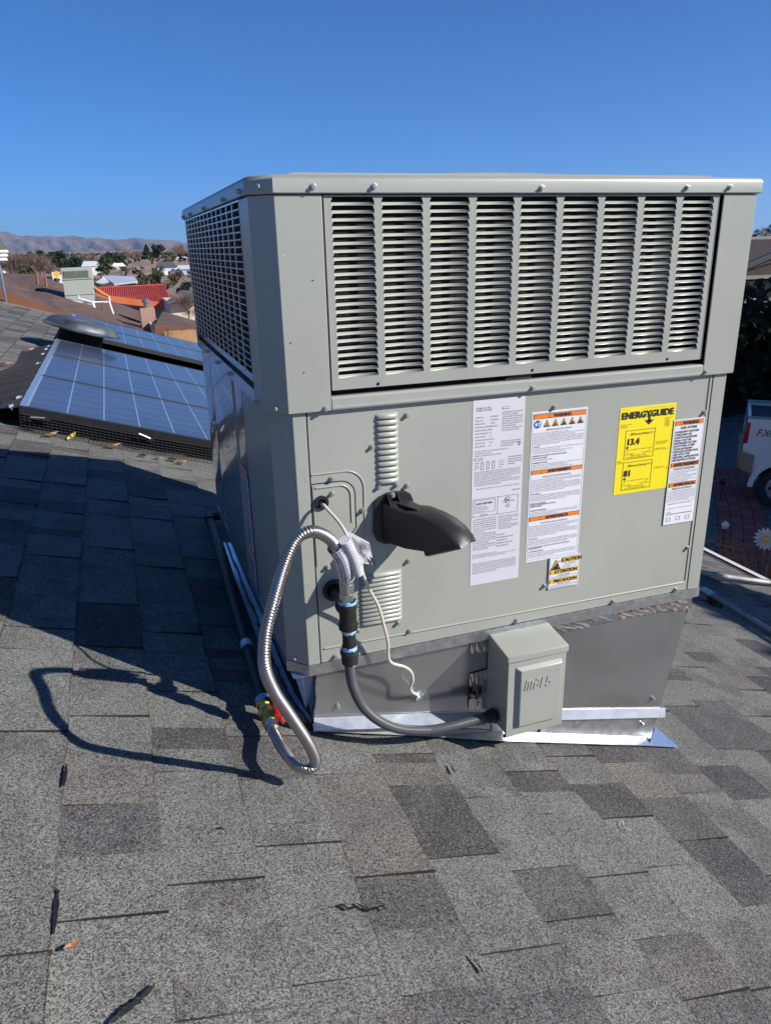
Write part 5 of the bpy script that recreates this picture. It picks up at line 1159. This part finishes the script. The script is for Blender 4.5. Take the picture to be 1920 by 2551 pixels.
# grey roof cream house beside the unit
gr = thing('house', 'cream house with grey shingle roof right of the red tiled house', 'house', tuple(pl(455, 770, 42)), 'neighbourhood houses')
b = MB(); b.prism([pl(417, 749, 42), pl(500, 742, 42), pl(500, 724, 50), pl(450, 722, 50)], (0, 0, -.15)); b.build('roof', M['rgrey'], gr)
a = pl(424, 752, 42.6); c = pl(500, 750, 42.6); b = MB(); b.box(a.x, c.x+1, 42.6, 49, GZ, a.z-.1); b.build('wall', M['hcream'], gr)
# white metal-roof house
wh_ = thing('house', 'white house with pale metal roof above the red tiled roof', 'house', tuple(pl(290, 715, 95)), 'neighbourhood houses')
b = MB(); b.prism([pl(284, 706, 90), pl(343, 699, 90), pl(332, 688, 98), pl(253, 686, 98)], (0, 0, -.2)); b.build('roof', M['rwhite'], wh_)
b = MB(); b.prism([pl(233, 702, 92), pl(253, 686, 98), pl(284, 706, 90), pl(262, 715, 90)], (0, 0, -.2)); b.build('roof', M['rdark'], wh_)
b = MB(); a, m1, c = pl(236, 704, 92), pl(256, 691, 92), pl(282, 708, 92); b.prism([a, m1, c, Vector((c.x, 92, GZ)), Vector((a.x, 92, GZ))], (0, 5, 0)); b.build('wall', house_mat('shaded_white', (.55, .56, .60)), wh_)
a, c = pl(286, 708, 90.5), pl(342, 701, 90.5); b = MB(); b.box(a.x, c.x, 90.5, 97, GZ, a.z+.1); b.build('wall', M['hwhite'], wh_)
for u0 in (306, 322, 336): q = pl(u0, 709, 90.3); b = MB(); b.box(q.x-.35, q.x+.35, 90.35, 90.48, q.z-.4, q.z+.1); b.build('window', M['glass'], wh_)
# smaller far houses
def far_house(u0, u1, vb, vt, y, wallc, roofc, label, wins=3, garage=False):
    a = pl(u0, vb, y); c = pl(u1, vb, y); tt_ = pl((u0+u1)/2, vt, y); w_ = c.x-a.x; zb = a.z; hh_ = tt_.z-zb
    t = thing('house', label, 'house', ((a.x+c.x)/2, y, zb), 'neighbourhood houses')
    wh = hh_*.58; b = MB(); b.box(a.x, c.x, y, y+w_*.6, zb-1.5, zb+wh); b.build('wall', wallc, t)
    o = w_*.05; b = MB(); b.hexa([(a.x-o, y-o, zb+wh), (c.x+o, y-o, zb+wh), (c.x+o, y+w_*.6, zb+wh), (a.x-o, y+w_*.6, zb+wh)], [(a.x+w_*.12, y+w_*.25, zb+hh_), (c.x-w_*.12, y+w_*.25, zb+hh_), (c.x-w_*.12, y+w_*.35, zb+hh_), (a.x+w_*.12, y+w_*.35, zb+hh_)]); b.build('roof', roofc, t)
    for i in range(wins):
        x = a.x+w_*(i+.5)/wins; b = MB(); b.box(x-w_*.06, x+w_*.06, y-.1, y-.01, zb+wh*.35, zb+wh*.75); b.build('window', M['glass'], t)
    if garage: b = MB(); b.box(a.x+w_*.2, a.x+w_*.6, y-.25, y-.12, zb, zb+wh*.75); b.build('garage_door', M['hwhite'], t)
    return t
far_house(207, 250, 681, 650, 160, M['hwhite'], M['rwhite'], 'white two-part house between the bare trees', 3)
far_house(281, 313, 675, 655, 190, M['hcream'], M['hwhite'], 'low pale flat-looking house behind the dark bushes', 2)
far_house(334, 360, 674, 659, 210, M['hwhite'], M['rgrey'], 'small white garage left of the blue house', 1)
far_house(394, 440, 685, 651, 150, M['hblue'], M['rdark'], 'pale blue house with dark roof and white garage door', 3, True)
far_house(441, 500, 685, 660, 150, M['hblue'], M['rwhite'], 'blue house wing with white trim next to the garage', 3)
far_house(440, 470, 655, 639, 260, M['hcream'], M['rwhite'], 'cream house with white gable above the blue house', 2)
far_house(130, 160, 686, 668, 120, M['hwhite'], M['rdark'], 'small white house half hidden left of the distant rooftop unit', 2)
far_house(0, 14, 682, 668, 120, M['hwhite'], M['rgrey'], 'tiny white house at the left picture edge', 1)
far_house(322, 345, 660, 646, 330, M['pink'], M['rbrown'], 'tiny brown house on the hillside under the conifers', 2)
q = pl(141, 683, 60); b = MB(); b.prism([q+Vector((0, 0, .28)), q+Vector((.28, 0, 0)), q+Vector((0, 0, -.28)), q+Vector((-.28, 0, 0))], (0, .03, 0)); sg = b.build('road_sign', M['amber'], None); tag(sg, 'small yellow diamond road sign left of the distant rooftop unit', 'road sign')
b = MB(); b.box(q.x-.04, q.x+.04, 60.03, 60.1, GZ, q.z); b.build('sign_post', M['zinc'], sg)

# ---- vegetation
def leafmat(n, c): return mat(n, c, .8, 0, .2, noise=.45, nscale=1.2)
M['lf1'] = leafmat('foliage_green', (.045, .07, .022)); M['lf2'] = leafmat('foliage_dark', (.020, .036, .018)); M['lf3'] = leafmat('foliage_olive', (.085, .085, .035)); M['bare'] = leafmat('bare_twigs', (.20, .135, .11)); M['bark'] = mat('bark', (.12, .085, .06), .9)
def tree(base, h, r, kind, label, name='tree', n=900, leaf=None, cat='tree', group='distant trees', shape='round', seed=0, mtl=None):
    rnd = random.Random(seed or int(base.x*7+base.y)); t = thing(name, label, cat, tuple(base), group)
    b = MB(); b.tube([base+Vector((0, 0, -.3)), base+Vector((r*.05, 0, h*.35)), base+Vector((-r*.04, 0, h*.75))], [h*.035, h*.025, h*.008], 7)
    for k in range(6):
        a = rnd.uniform(0, 6.28); z = h*rnd.uniform(.25, .6); b.tube([base+Vector((0, 0, z)), base+Vector((math.cos(a)*r*.6, math.sin(a)*r*.6, z+h*.22))], [h*.012, h*.004], 5)
    b.build('trunk', M['bark'], t)
    c = MB(); lf = leaf or r*.12; cz = h*.58; clumps = []
    for k in range(14):
        a = rnd.uniform(0, 6.28); q = rnd.uniform(.1, .72)
        clumps.append((Vector((math.cos(a)*q*r, math.sin(a)*q*r, rnd.uniform(-.33, .36)*h)), rnd.uniform(.3, .5)*r))
    for i in range(n):
        if shape == 'cone':
            z = rnd.uniform(0.05, 1); rr = r*(1-z)**.8*(.65+.35*rnd.random())*(1+.2*math.sin(z*25)); a = rnd.uniform(0, 6.28); p = Vector((math.cos(a)*rr, math.sin(a)*rr, z*h))
        elif shape == 'column':
            z = rnd.random(); rr = r*math.sin(PI*(.08+.9*z))**.6*(.6+.4*rnd.random()); a = rnd.uniform(0, 6.28); p = Vector((math.cos(a)*rr, math.sin(a)*rr, h*(.06+.94*z)))
        else:
            cc, cr = rnd.choice(clumps); d = Vector((rnd.gauss(0, 1), rnd.gauss(0, 1), rnd.gauss(0, 1))).normalized()*cr*(rnd.random()**.4)
            d.z *= .75; p = cc+d+Vector((0, 0, cz))
            if p.z < h*.08: p.z = h*.08+rnd.random()*h*.1
        p += base
        if kind == 'bare':
            d = Vector((p.x-base.x, p.y-base.y, (p.z-base.z)*.7)).normalized()*lf*2.2+Vector((rnd.uniform(-1, 1), rnd.uniform(-1, 1), rnd.uniform(-.4, 1)))*lf; s = d.cross(Vector((rnd.uniform(-1, 1), 1, .2))).normalized()*lf*.09
            c.add([p-s, p+s, p+d], [(0, 1, 2)])
        else:
            u_ = Vector((rnd.uniform(-1, 1), rnd.uniform(-1, 1), rnd.uniform(-1, 1))).normalized()*lf; v_ = u_.cross(Vector((rnd.uniform(-1, 1), rnd.uniform(-1, 1), rnd.uniform(-1, 1)))).normalized()*lf*.7
            c.add([p-u_, p-v_*.6, p+u_, p+v_], [(0, 1, 2, 3)])
    me = c.build('crown', mtl or M[kind], t); return t
def ptree(u, vb, vt, wpx, y, kind, label, shape='round', n=700, group='distant trees'):
    a = pl(u, vb, y); tp = pl(u, vt, y); dd = (a-CAM).dot(_f); r = wpx/2*dd/FPX; h = tp.z-a.z
    if shape == 'round': r *= 1.2; h *= 1.06; n = int(n*1.35)
    return tree(a, h, r, kind, label, shape=shape, n=n, seed=int(u*13+vb), group=group)
ptree(110, 680, 622, 44, 200, 'lf1', 'rounded green tree left of the distant rooftop unit'); ptree(147, 678, 630, 44, 195, 'lf2', 'dark green tree just left of the distant rooftop unit'); ptree(186, 676, 642, 44, 205, 'lf2', 'dark tree directly behind the distant rooftop unit'); ptree(75, 676, 632, 34, 210, 'lf2', 'dark evergreen behind the pinkish bare trees')
ptree(101, 690, 638, 60, 150, 'bare', 'large pinkish bare tree before the green trees', n=1600); ptree(45, 690, 645, 60, 150, 'bare', 'pinkish bare tree at far left behind the brown roof', n=1600); ptree(10, 690, 640, 60, 155, 'bare', 'bare tree cut by the left edge', n=1400); ptree(135, 692, 660, 30, 130, 'bare', 'small bare tree beside the yellow road sign', n=700); ptree(70, 690, 662, 40, 120, 'lf3', 'olive shrub in front of the bare trees', n=500)
ptree(31, 685, 628, 8, 130, 'lf2', 'thin dark cypress among the bare trees', 'column'); ptree(215, 655, 631, 6, 330, 'lf2', 'slim poplar above the white two-part house', 'column', 300); ptree(236, 652, 628, 6, 330, 'lf2', 'second slim poplar right of the first', 'column', 300)
ptree(290, 662, 628, 42, 240, 'lf2', 'dark round evergreen above the low pale house'); ptree(308, 662, 622, 40, 260, 'bare', 'bare crown behind the dark round evergreen', n=900); ptree(266, 690, 644, 38, 140, 'lf1', 'green tree in front of the white two-part house', n=900); ptree(225, 660, 640, 40, 300, 'bare', 'bare tree under the poplars', n=600)
ptree(369, 656, 608, 38, 300, 'lf2', 'pointed dark conifer on the hillside', 'cone', 900); ptree(400, 650, 614, 44, 310, 'lf2', 'broad dark tree right of the pointed conifer'); ptree(427, 650, 628, 26, 310, 'lf1', 'small green tree right of the broad dark tree', n=400); ptree(450, 650, 615, 40, 330, 'bare', 'bare tree beside the big air conditioner edge', n=900); ptree(345, 656, 630, 34, 320, 'bare', 'bare tree left of the pointed conifer', n=700)
ptree(394, 699, 668, 36, 120, 'lf3', 'olive bush in front of the pale blue house', n=600); ptree(431, 715, 688, 34, 100, 'lf3', 'olive bush above the grey roofed cream house', n=600); ptree(354, 715, 688, 40, 100, 'lf3', 'olive bush right of the white metal roof', n=600); ptree(312, 680, 664, 24, 170, 'lf3', 'low olive shrub beside the low pale house', n=300); ptree(460, 735, 705, 40, 80, 'lf2', 'dark shrub against the air conditioner edge', n=600); ptree(415, 720, 700, 30, 95, 'bare', 'thin bare shrub between the olive bushes', n=500)
ptree(470, 800, 742, 60, 30, 'bare', 'bare twiggy tree in front of the cream wall', n=900); ptree(420, 850, 800, 18, 19.2, 'bare', 'small bare shrub by the board fence', n=300)
b = MB(); rnd = random.Random(77)
for i in range(5200):
    y = rnd.uniform(90, 900); u = rnd.uniform(-300, 2200); q = on(u, 700, (0, 1, 0), y); x = q.x; z = gz(x, y); s = rnd.uniform(.4, 1.3)*(1+y/500); k = 3
    for _ in range(k):
        u_ = Vector((rnd.uniform(-1, 1), rnd.uniform(-1, 1), rnd.uniform(0, 1)))*s*.6; v_ = Vector((rnd.uniform(-1, 1), rnd.uniform(-1, 1), rnd.uniform(-.3, 1)))*s*.6; p = Vector((x, y, z+s*.3)); b.add([p-u_, p-v_, p+u_, p+v_], [(0, 1, 2, 3)], rnd.choice((M['lf3'], M['lf3'], M['bare'], M['lf2'])))
tag(b.build('desert_scrub', None, None), 'low olive and brown scrub scattered over the valley floor', 'scrub', None, 'stuff')

# turbine vent cut by the left edge
tv = thing('louvred_vent', 'white louvred vent with dark conical cap at the left edge of the picture', 'roof vent', tuple(pl(-6, 700, 11)))
yV = 11.; c_ = pl(-9, 620, yV)
def ly(v): return pl(-9, v, yV).z
b = MB(); b.tube([(c_.x, yV, ly(622)), (c_.x, yV, ly(612)), (c_.x, yV, ly(588)), (c_.x, yV, ly(570))], [.14, .125, .07, .01], 20); b.build('cone_cap', M['rdark'], tv, smooth=True)
for v, r in ((624, .155), (634, .14), (644, .125)):
    b = MB(); b.tube([(c_.x, yV, ly(v-2)), (c_.x, yV, ly(v+2)), (c_.x, yV, ly(v+5))], [r*.86, r, r*.96], 20); b.build('louvre_ring', M['hwhite'], tv, smooth=True)
b = MB(); b.bar((c_.x, yV, ly(622)), (c_.x, yV, ly(650)), .07, None, 14); b.bar((c_.x, yV, ly(650)), (c_.x, yV, GZ), .02, None, 10); b.build('vent_pipe', M['zinc'], tv)

# ---- right-hand yard
# brown-roofed house
rhs = thing('house', 'brown shingled house with dark gable fascia at the right edge', 'house', tuple(pl(1900, 720, 24)), 'neighbourhood houses')
yh = 24.
M['rbrown2'] = house_mat('dark_brown_shingle', (.036, .023, .019), .9, .3, 3.)
b = MB(); b.prism([pl(1790, 690, yh), pl(2150, 690, yh), pl(2150, 590, yh+6), pl(1790, 598, yh+6)], (0, 0, -.15)); b.build('roof', M['rbrown2'], rhs)
b = MB(); b.prism([pl(1800, 682, yh-1), pl(1925, 628, yh-1), pl(2000, 600, yh-1), pl(2000, 612, yh-1), pl(1925, 642, yh-1), pl(1800, 697, yh-1)], (0, .15, 0)); b.build('gable_fascia', mat('fascia_shade', (.018, .024, .036), .5), rhs)  # the fascia's shadow is put into its dark blue colour
b = MB(); b.prism([pl(1800, 697, yh-.8), pl(1925, 643, yh-.8), pl(2100, 600, yh-.8), pl(2100, 690, yh-.8), pl(1800, 690, yh-.8)], (0, .7, 0)); b.build('gable_wall', M['rbrown2'], rhs)
a, c = pl(1800, 688, yh-.9), pl(2150, 688, yh-.9); b = MB(); b.box(a.x, c.x, yh-1.2, yh-1.17, a.z-.14, a.z); b.build('eave_fascia', house_mat('tan_trim', (.20, .17, .15)), rhs)
b = MB(); b.box(a.x, c.x, yh, yh+6, GZ, a.z-.1); b.build('wall', house_mat('tan_wall', (.20, .17, .15)), rhs)
q0, q1 = pl(1852, 700, yh), pl(1885, 745, yh); b = MB(); b.box(q0.x, q1.x, yh-.06, yh-.01, q1.z, q0.z); f = b.build('window', house_mat('tan_trim2', (.38, .33, .30)), rhs)
b = MB(); b.box(q0.x+.08, q1.x-.08, yh-.08, yh-.061, q1.z+.06, q0.z-.06); b.build('pane', M['glass'], f)
# hill with trees beyond it
b = MB(); vs = []
for i in range(31):
    u = 1700+i*60
    for j, (yy, vv) in enumerate(((150, 640), (200, 600), (240, 588+4*math.sin(i)), (300, 600))): p = pl(u, vv, yy); vs.append(p)
b.add(vs, [(i*4+j, (i+1)*4+j, (i+1)*4+j+1, i*4+j+1) for i in range(30) for j in range(3)]); tag(b.build('hillside', M['dirt'], None, smooth=True), 'low brown hill behind the house at right', None, None, 'structure')
for k, (u, vb, vt, w_, kd) in enumerate(((1893, 598, 566, 26, 'bare'), (1912, 596, 560, 22, 'lf2'), (1880, 598, 572, 18, 'lf3'), (1930, 598, 560, 26, 'lf2'), (1902, 600, 576, 24, 'bare'))):
    ptree(u, vb, vt, w_, 238, kd, ('leafless tree on the hill crest above the brown roof', 'dark pine on the hill crest nearest the right edge', 'olive shrub tree at the left end of the hill crest', 'pine just outside the right edge of the hill', 'low bare tree between the hill crest pines')[k], n=400, group='trees on the right hill')
# big hedge trees in shade
def bigtree(u, vb, vt, wpx, y, label, n=6000, leaf=.13, seed=3, mtl='lf2'):
    a = pl(u, vb, y); a.z = GZ; tp = pl(u, vt, y); dd = (tp-CAM).dot(_f); r = wpx/2*dd/FPX
    return tree(a, (tp.z-GZ)/.97, r, mtl, label, n=n, leaf=leaf, seed=seed, group='evergreens in the yard')
bigtree(1945, 1100, 705, 190, 17.0, 'large dark evergreen bush under the brown roofed house at right', 9000, .10, 3, 'lf3')
bigtree(1850, 1100, 800, 150, 19.0, 'dense dark shrub hidden mostly by the air conditioner corner', 5000, .12, 4)
bigtree(2060, 1100, 700, 260, 18.5, 'dark evergreen just outside the right edge', 6000, .14, 5)
hdg = thing('hedge', 'long dark clipped-looking hedge behind the white pickup truck', 'hedge', (12, 14, GZ))
b = MB(); rnd = random.Random(12)
for i in range(12000):
    p = Vector((rnd.uniform(8.5, 26), 14.5+rnd.uniform(-1, 1.2), GZ+rnd.uniform(0, 3.1)*(1-.12*rnd.random()))); p.z += .25*math.sin(p.x*2.1)+.15*math.sin(p.x*5)
    u_ = Vector((rnd.uniform(-1, 1), rnd.uniform(-1, 1), rnd.uniform(-1, 1))).normalized()*.15; v_ = u_.cross(Vector((rnd.uniform(-1, 1), rnd.uniform(-1, 1), .4))).normalized()*.10; b.add([p-u_, p-v_, p+u_, p+v_], [(0, 1, 2, 3)])
b.build('foliage', M['lf2'], hdg)
b = MB(); b.box(9, 26, 14.8, 15.2, GZ, GZ+2.4); b.build('shade_core', M['black'], hdg)  # solid black slab standing in for the shade inside the hedge
tree(Vector((7.8, -2.75, GZ)), 7.4, 1.5, 'lf2', 'slender evergreen casting its shadow on the roof edge, out of frame', n=6000, leaf=.17, seed=35, group='shade trees outside the frame')
# off-frame trees to the sun side: they shade the yard and a patch of roof as in the photograph
tree(Vector((21.0, 2.0, GZ)), 11.5, 5.6, 'lf2', 'tall broad evergreen shading the front yard, out of frame at right', n=9000, leaf=.34, seed=31, group='shade trees outside the frame')
tree(Vector((15.5, .5, GZ)), 9.0, 3.6, 'lf2', 'evergreen nearer the house shading the brick path, out of frame', n=8000, leaf=.26, seed=32, group='shade trees outside the frame')
tree(Vector((26, 8, GZ)), 12.5, 5.5, 'lf2', 'tall evergreen beyond the truck, out of frame', n=8000, leaf=.34, seed=33, group='shade trees outside the frame')
# yard gravel, lawn strip, brick path
b = MB(); a = GZ+.004; b.add([(4.0, -6, a), (40, -6, a), (40, 30, a), (4.0, 30, a)], [(0, 1, 2, 3)]); tag(b.build('gravel_yard', mat('grey_gravel', (.13, .13, .125), .95, noise=.6, nscale=9, bump=.8, bscale=30), None), 'shaded grey gravel front yard', None, None, 'structure')
pw = bpy.data.materials
M['brick'] = mat('red_paver', (.30, .075, .06), .85, noise=.25, nscale=8); M['brick2'] = mat('red_paver_pale', (.36, .11, .085), .85, noise=.25, nscale=8)
cl = bez([atz(u, v, GZ+.01) for u, v in ((1808, 1170), (1822, 1215), (1842, 1270), (1850, 1330), (1852, 1400), (1900, 1425), (1990, 1440))], 8)
path = MB(); wdp = .36
vs = []
for i, p in enumerate(cl):
    t = (cl[min(i+1, len(cl)-1)]-cl[max(0, i-1)]).normalized(); s = t.cross(Vector((0, 0, 1))).normalized(); vs += [p-s*wdp, p+s*wdp]
path.add(vs, [(2*i, 2*i+1, 2*i+3, 2*i+2) for i in range(len(cl)-1)]); path = path.build('brick_path', mat('path_joint', (.07, .05, .045), .95), None); tag(path, 'curving red brick garden path', None, None, 'structure')
bk = MB(); bk.box(-.5, .5, -.5, .5, 0, 1); t_ = bk.build('brick', M['brick'], None, bevel=.04); BK = t_.data; bpy.data.objects.remove(t_)
acc = 0; cnt = 0
for i in range(len(cl)-1):
    seg_ = (cl[i+1]-cl[i]); Ls = seg_.length; t = seg_.normalized(); s = t.cross(Vector((0, 0, 1))).normalized(); m_ = max(1, int(Ls/.26))
    for j in range(m_):
        c0 = cl[i]+t*(Ls*(j+.5)/m_)
        for k in range(4):
            if cnt >= 290: break
            o = bpy.data.objects.new('brick', BK); COL.objects.link(o); o.parent = path
            o.location = c0+s*((k-1.5)*.178)+Vector((0, 0, .0)); o.scale = (.168, Ls/m_*.93, .045); o.rotation_euler = (0, 0, math.atan2(t.y, t.x)-PI/2)
            o.material_slots[0].link = 'OBJECT'; o.material_slots[0].material = random.choice((M['brick'], M['brick'], M['brick2'])); cnt += 1
# path lights
for k, (u, v, vt) in enumerate(((1797, 1375, 1352), (1792, 1258, 1240))):
    p = atz(u, v, GZ); z = p.z+.42; t = thing('path_light', ('small white path light nearest the eave' if k == 0 else 'small dark path light farther along the brick path'), 'garden light', tuple(p), 'lights beside the brick path')
    b = MB(); b.bar(p, p+Vector((0, 0, .40)), .01, None, 6); b.build('stake', M['blackplastic'], t)
    b = MB(); b.tube([p+Vector((0, 0, .38)), p+Vector((0, 0, .44)), p+Vector((0, 0, .49))], [.035, .06, .012], 12); b.build('lamp_cap', M['hwhite'] if k == 0 else M['blackplastic'], t, smooth=True)
# metal sunflower
sf = thing('garden_flower', 'metal daisy garden ornament with white petals and yellow centre', 'garden ornament', tuple(aty(1908, 1343, 5.6)))
fc = pl(1908, 1343, 5.6); fn_ = (CAM-fc).normalized(); fu = fn_.cross(Vector((0, 0, 1))).normalized(); fv = fu.cross(fn_)
pet = MB()
for layer, (n_, rr_, w__) in enumerate(((16, .165, .033), (12, .11, .03))):
    for i in range(n_):
        a = 2*PI*(i+.5*layer)/n_; d = fu*math.cos(a)+fv*math.sin(a); s = fu*-math.sin(a)+fv*math.cos(a); b = MB(); o = fc+fn_*(.012*layer)
        b.prism([o+d*.03, o+d*rr_*.55-s*w__, o+d*rr_, o+d*rr_*.55+s*w__], fn_*.004); b.build('petal', M['hwhite'], sf)
b = MB(); b.tube([fc, fc+fn_*.05], [.05, .035], 14); b.build('flower_centre', mat('flower_yellow', (.75, .48, .02), .4), sf, smooth=True)
b = MB(); b.bar(fc-fn_*.01, Vector((fc.x, fc.y, GZ)), .012, None, 8); b.build('stem', M['leafy'], sf)
# dry ornamental grass by the path
b = MB(); rnd = random.Random(6); g0 = atz(1893, 1470, GZ)
for i in range(80):
    a = rnd.uniform(0, 6.28); L_ = rnd.uniform(.35, .7); d = Vector((math.cos(a), math.sin(a), 0)); p = g0+d*rnd.uniform(0, .2)
    b.tube([p, p+d*L_*.35+Vector((0, 0, L_*.8)), p+d*L_*.8+Vector((0, 0, L_*.85)), p+d*L_*1.1+Vector((0, 0, L_*.55))], [.010, .008, .006, .002], 3)
tag(b.build('ornamental_grass', mat('dry_stems', (.30, .16, .09), .8), None), 'reddish dry arching grass clump at the foot of the metal flower', 'plant')

# ---- pickup truck, tail towards the picture centre
rb = atz(1934, 1266, GZ)           # rear wheel contact
tk = thing('pickup_truck', 'white pickup truck with tan lower trim parked at the right edge', 'pickup truck', (0, 0, 0))
WT = mat('truck_white', (.78, .76, .72), .25, 0, .5, .6, .05); TAN = mat('truck_tan', (.30, .22, .15), .45); TY = mat('tyre_rubber', (.02, .02, .022), .8); RIM = mat('wheel_alloy', (.5, .52, .55), .3, .8); TG = mat('truck_glass', (.02, .025, .03), .05)
RW = .35; RZ = 1.53; TX = -.66
def tp(x, z, y=0): return Vector((x, y, z))
def side_poly(pts): return [tp(*p) for p in pts]
archc = [(RW*1.22*math.cos(a)+0, RW+RW*1.22*math.sin(a)) for a in [math.radians(t) for t in range(180, -1, -20)]]
bed = [(TX, 1.05), (TX+.02, RZ), (1.95, RZ), (1.95, .62), (.52, .60)]+archc[::-1]+[(-.50, .66), (TX+.03, .80)]
b = MB(); b.prism(side_poly(bed), (0, .06, 0)); b.build('bed', WT, tk, bevel=.012)
b = MB(); b.prism([p+Vector((0, 1.50, 0)) for p in side_poly(bed)], (0, .06, 0)); b.build('bed', WT, tk, bevel=.012)
b = MB(); b.prism([tp(TX, .85, .06), tp(TX+.02, RZ, .06), tp(TX+.07, RZ, .06), tp(TX+.05, .85, .06)], (0, 1.44, 0)); b.build('tailgate', WT, tk)
b = MB(); b.prism([tp(TX+.07, RZ-.10, .06), tp(1.9, RZ-.10, .06), tp(1.9, RZ-.06, .06), tp(TX+.07, RZ-.06, .06)], (0, 1.44, 0)); b.build('bed_cover', mat('bed_cover_black', (.018, .018, .02), .7), tk)
b = MB(); b.prism([tp(TX+.07, RZ-.055, .065), tp(1.9, RZ-.055, .065), tp(1.9, RZ-.03, .065), tp(TX+.07, RZ-.03, .065)], (0, .30, 0)); b.build('cover_strip', mat('cover_strip_pale', (.55, .53, .50), .6), tk)
for yy in (-.01, 1.48): b = MB(); b.prism([tp(TX+.01, RZ+.002, yy), tp(1.95, RZ+.002, yy), tp(1.95, RZ+.03, yy), tp(TX+.01, RZ+.03, yy)], (0, .09, 0)); b.build('bed_rail', bpy.data.materials.get('rail_cap') or mat('rail_cap', (.30, .29, .29), .5), tk, bevel=.006)
fl = [(RW*1.22*math.cos(a), RW+RW*1.22*math.sin(a)) for a in [math.radians(t) for t in range(0, 181, 15)]]; fo = [(RW*1.48*math.cos(a), RW+RW*1.48*math.sin(a)) for a in [math.radians(t) for t in range(180, -1, -15)]]
b = MB(); b.prism([tp(x, z, -.06) for x, z in fl+fo], (0, .065, 0)); b.build('wheel_arch_flare', WT, tk, bevel=.012)
b = MB(); b.prism([tp(x, z, -.02) for x, z in [(TX-.02, .66), (TX-.03, .97), (-.46, .90), (-.47, .56)]], (0, .08, 0)); b.build('lower_trim', TAN, tk, bevel=.01)
b = MB(); b.prism([tp(x, z, -.02) for x, z in [(.50, .52), (.50, .74), (1.95, .74), (1.95, .52)]], (0, .08, 0)); b.build('lower_trim', TAN, tk, bevel=.01)
b = MB(); b.prism([tp(x, z, .02) for x, z in [(TX-.05, .64), (TX-.06, .92), (TX, .94), (TX, .64)]], (0, 1.5, 0)); b.build('bumper', TAN, tk, bevel=.02)
b = MB(); b.prism([tp(x, z, -.012) for x, z in [(TX-.012, 1.10), (TX+.005, 1.47), (TX+.075, 1.46), (TX+.06, 1.10)]], (0, .10, 0)); b.build('tail_light', mat('tail_lens', (.45, .01, .015), .15), tk, bevel=.01)
cab = [(2.0, .50), (2.0, 1.68), (2.2, 2.1), (3.3, 2.12), (3.9, 1.66), (5.0, 1.55), (5.1, .5)]
b = MB(); b.prism(side_poly(cab), (0, 1.56, 0)); b.build('cab_and_bonnet', WT, tk, bevel=.03)
b = MB(); b.prism([tp(x, z, -.012) for x, z in [(2.15, 1.70), (2.3, 2.02), (3.25, 2.04), (3.7, 1.72)]], (0, .012, 0)); b.build('side_glass', TG, tk)
def wheel(x, y):
    c = tp(x, RW, y); b = MB(); b.tube([c, c+Vector((0, .03, 0)), c+Vector((0, .23, 0)), c+Vector((0, .26, 0))], [RW*.93, RW, RW, RW*.93], 32); w_ = b.build('wheel', TY, tk, smooth=True, autos=50)
    sgn = -1 if y < 1 else 1; o = c if y < 1 else c+Vector((0, .26, 0)); b = MB(); b.tube([o+Vector((0, sgn*.004, 0)), o+Vector((0, sgn*.012, 0))], [RW*.64, RW*.60], 28, RIM)
    for k in range(6): a = k*PI/3; d = Vector((math.cos(a), 0, math.sin(a))); b.obox(o+d*RW*.36+Vector((0, sgn*.018, 0)), d*RW*.15, Vector((0, .004, 0)), d.cross(Vector((0, 1, 0)))*RW*.07, TY)
    b.tube([o, o+Vector((0, sgn*.04, 0))], [.09, .07], 12, RIM); b.build('rim', None, w_)
for x in (0, 3.6):
    for y in (-.02, 1.32): wheel(x, y)
# decal lettering on the bed
vs, fs = glyphs('F', .02, 'LEFT', .35); ox = -.49
b = MB()
for i, (ch_, m_) in enumerate((('F', M['red']), ('X', M['greyprint']), ('4', M['greyprint']))):
    vs, fs = glyphs(ch_, .02, 'LEFT', .35); b.add([tp(ox+i*.088+v[0]*.15, 1.24+v[1]*.17, -.004) for v in vs], fs, m_)
b.build('decal', None, tk)
tk.location = (rb.x, rb.y, GZ); tk.rotation_euler = (0, 0, math.radians(-44)); tk.scale = (1, 1, 1)

# ================================================================== AIR
hzm = bpy.data.materials.new('air'); hzm.use_nodes = True; t = hzm.node_tree; t.nodes.clear()
oo = t.nodes.new('ShaderNodeOutputMaterial'); pv = t.nodes.new('ShaderNodeVolumePrincipled'); pv.inputs['Density'].default_value = 8.5e-5; pv.inputs['Color'].default_value = (.50, .70, 1, 1); pv.inputs['Anisotropy'].default_value = .2
t.links.new(pv.outputs[0], oo.inputs['Volume'])
b = MB(); b.box(-9600, 9600, -3200, 12400, -12, 420); hz = b.build('haze', hzm, None); tag(hz, 'thin blue desert air haze over the valley', None, None, 'stuff')
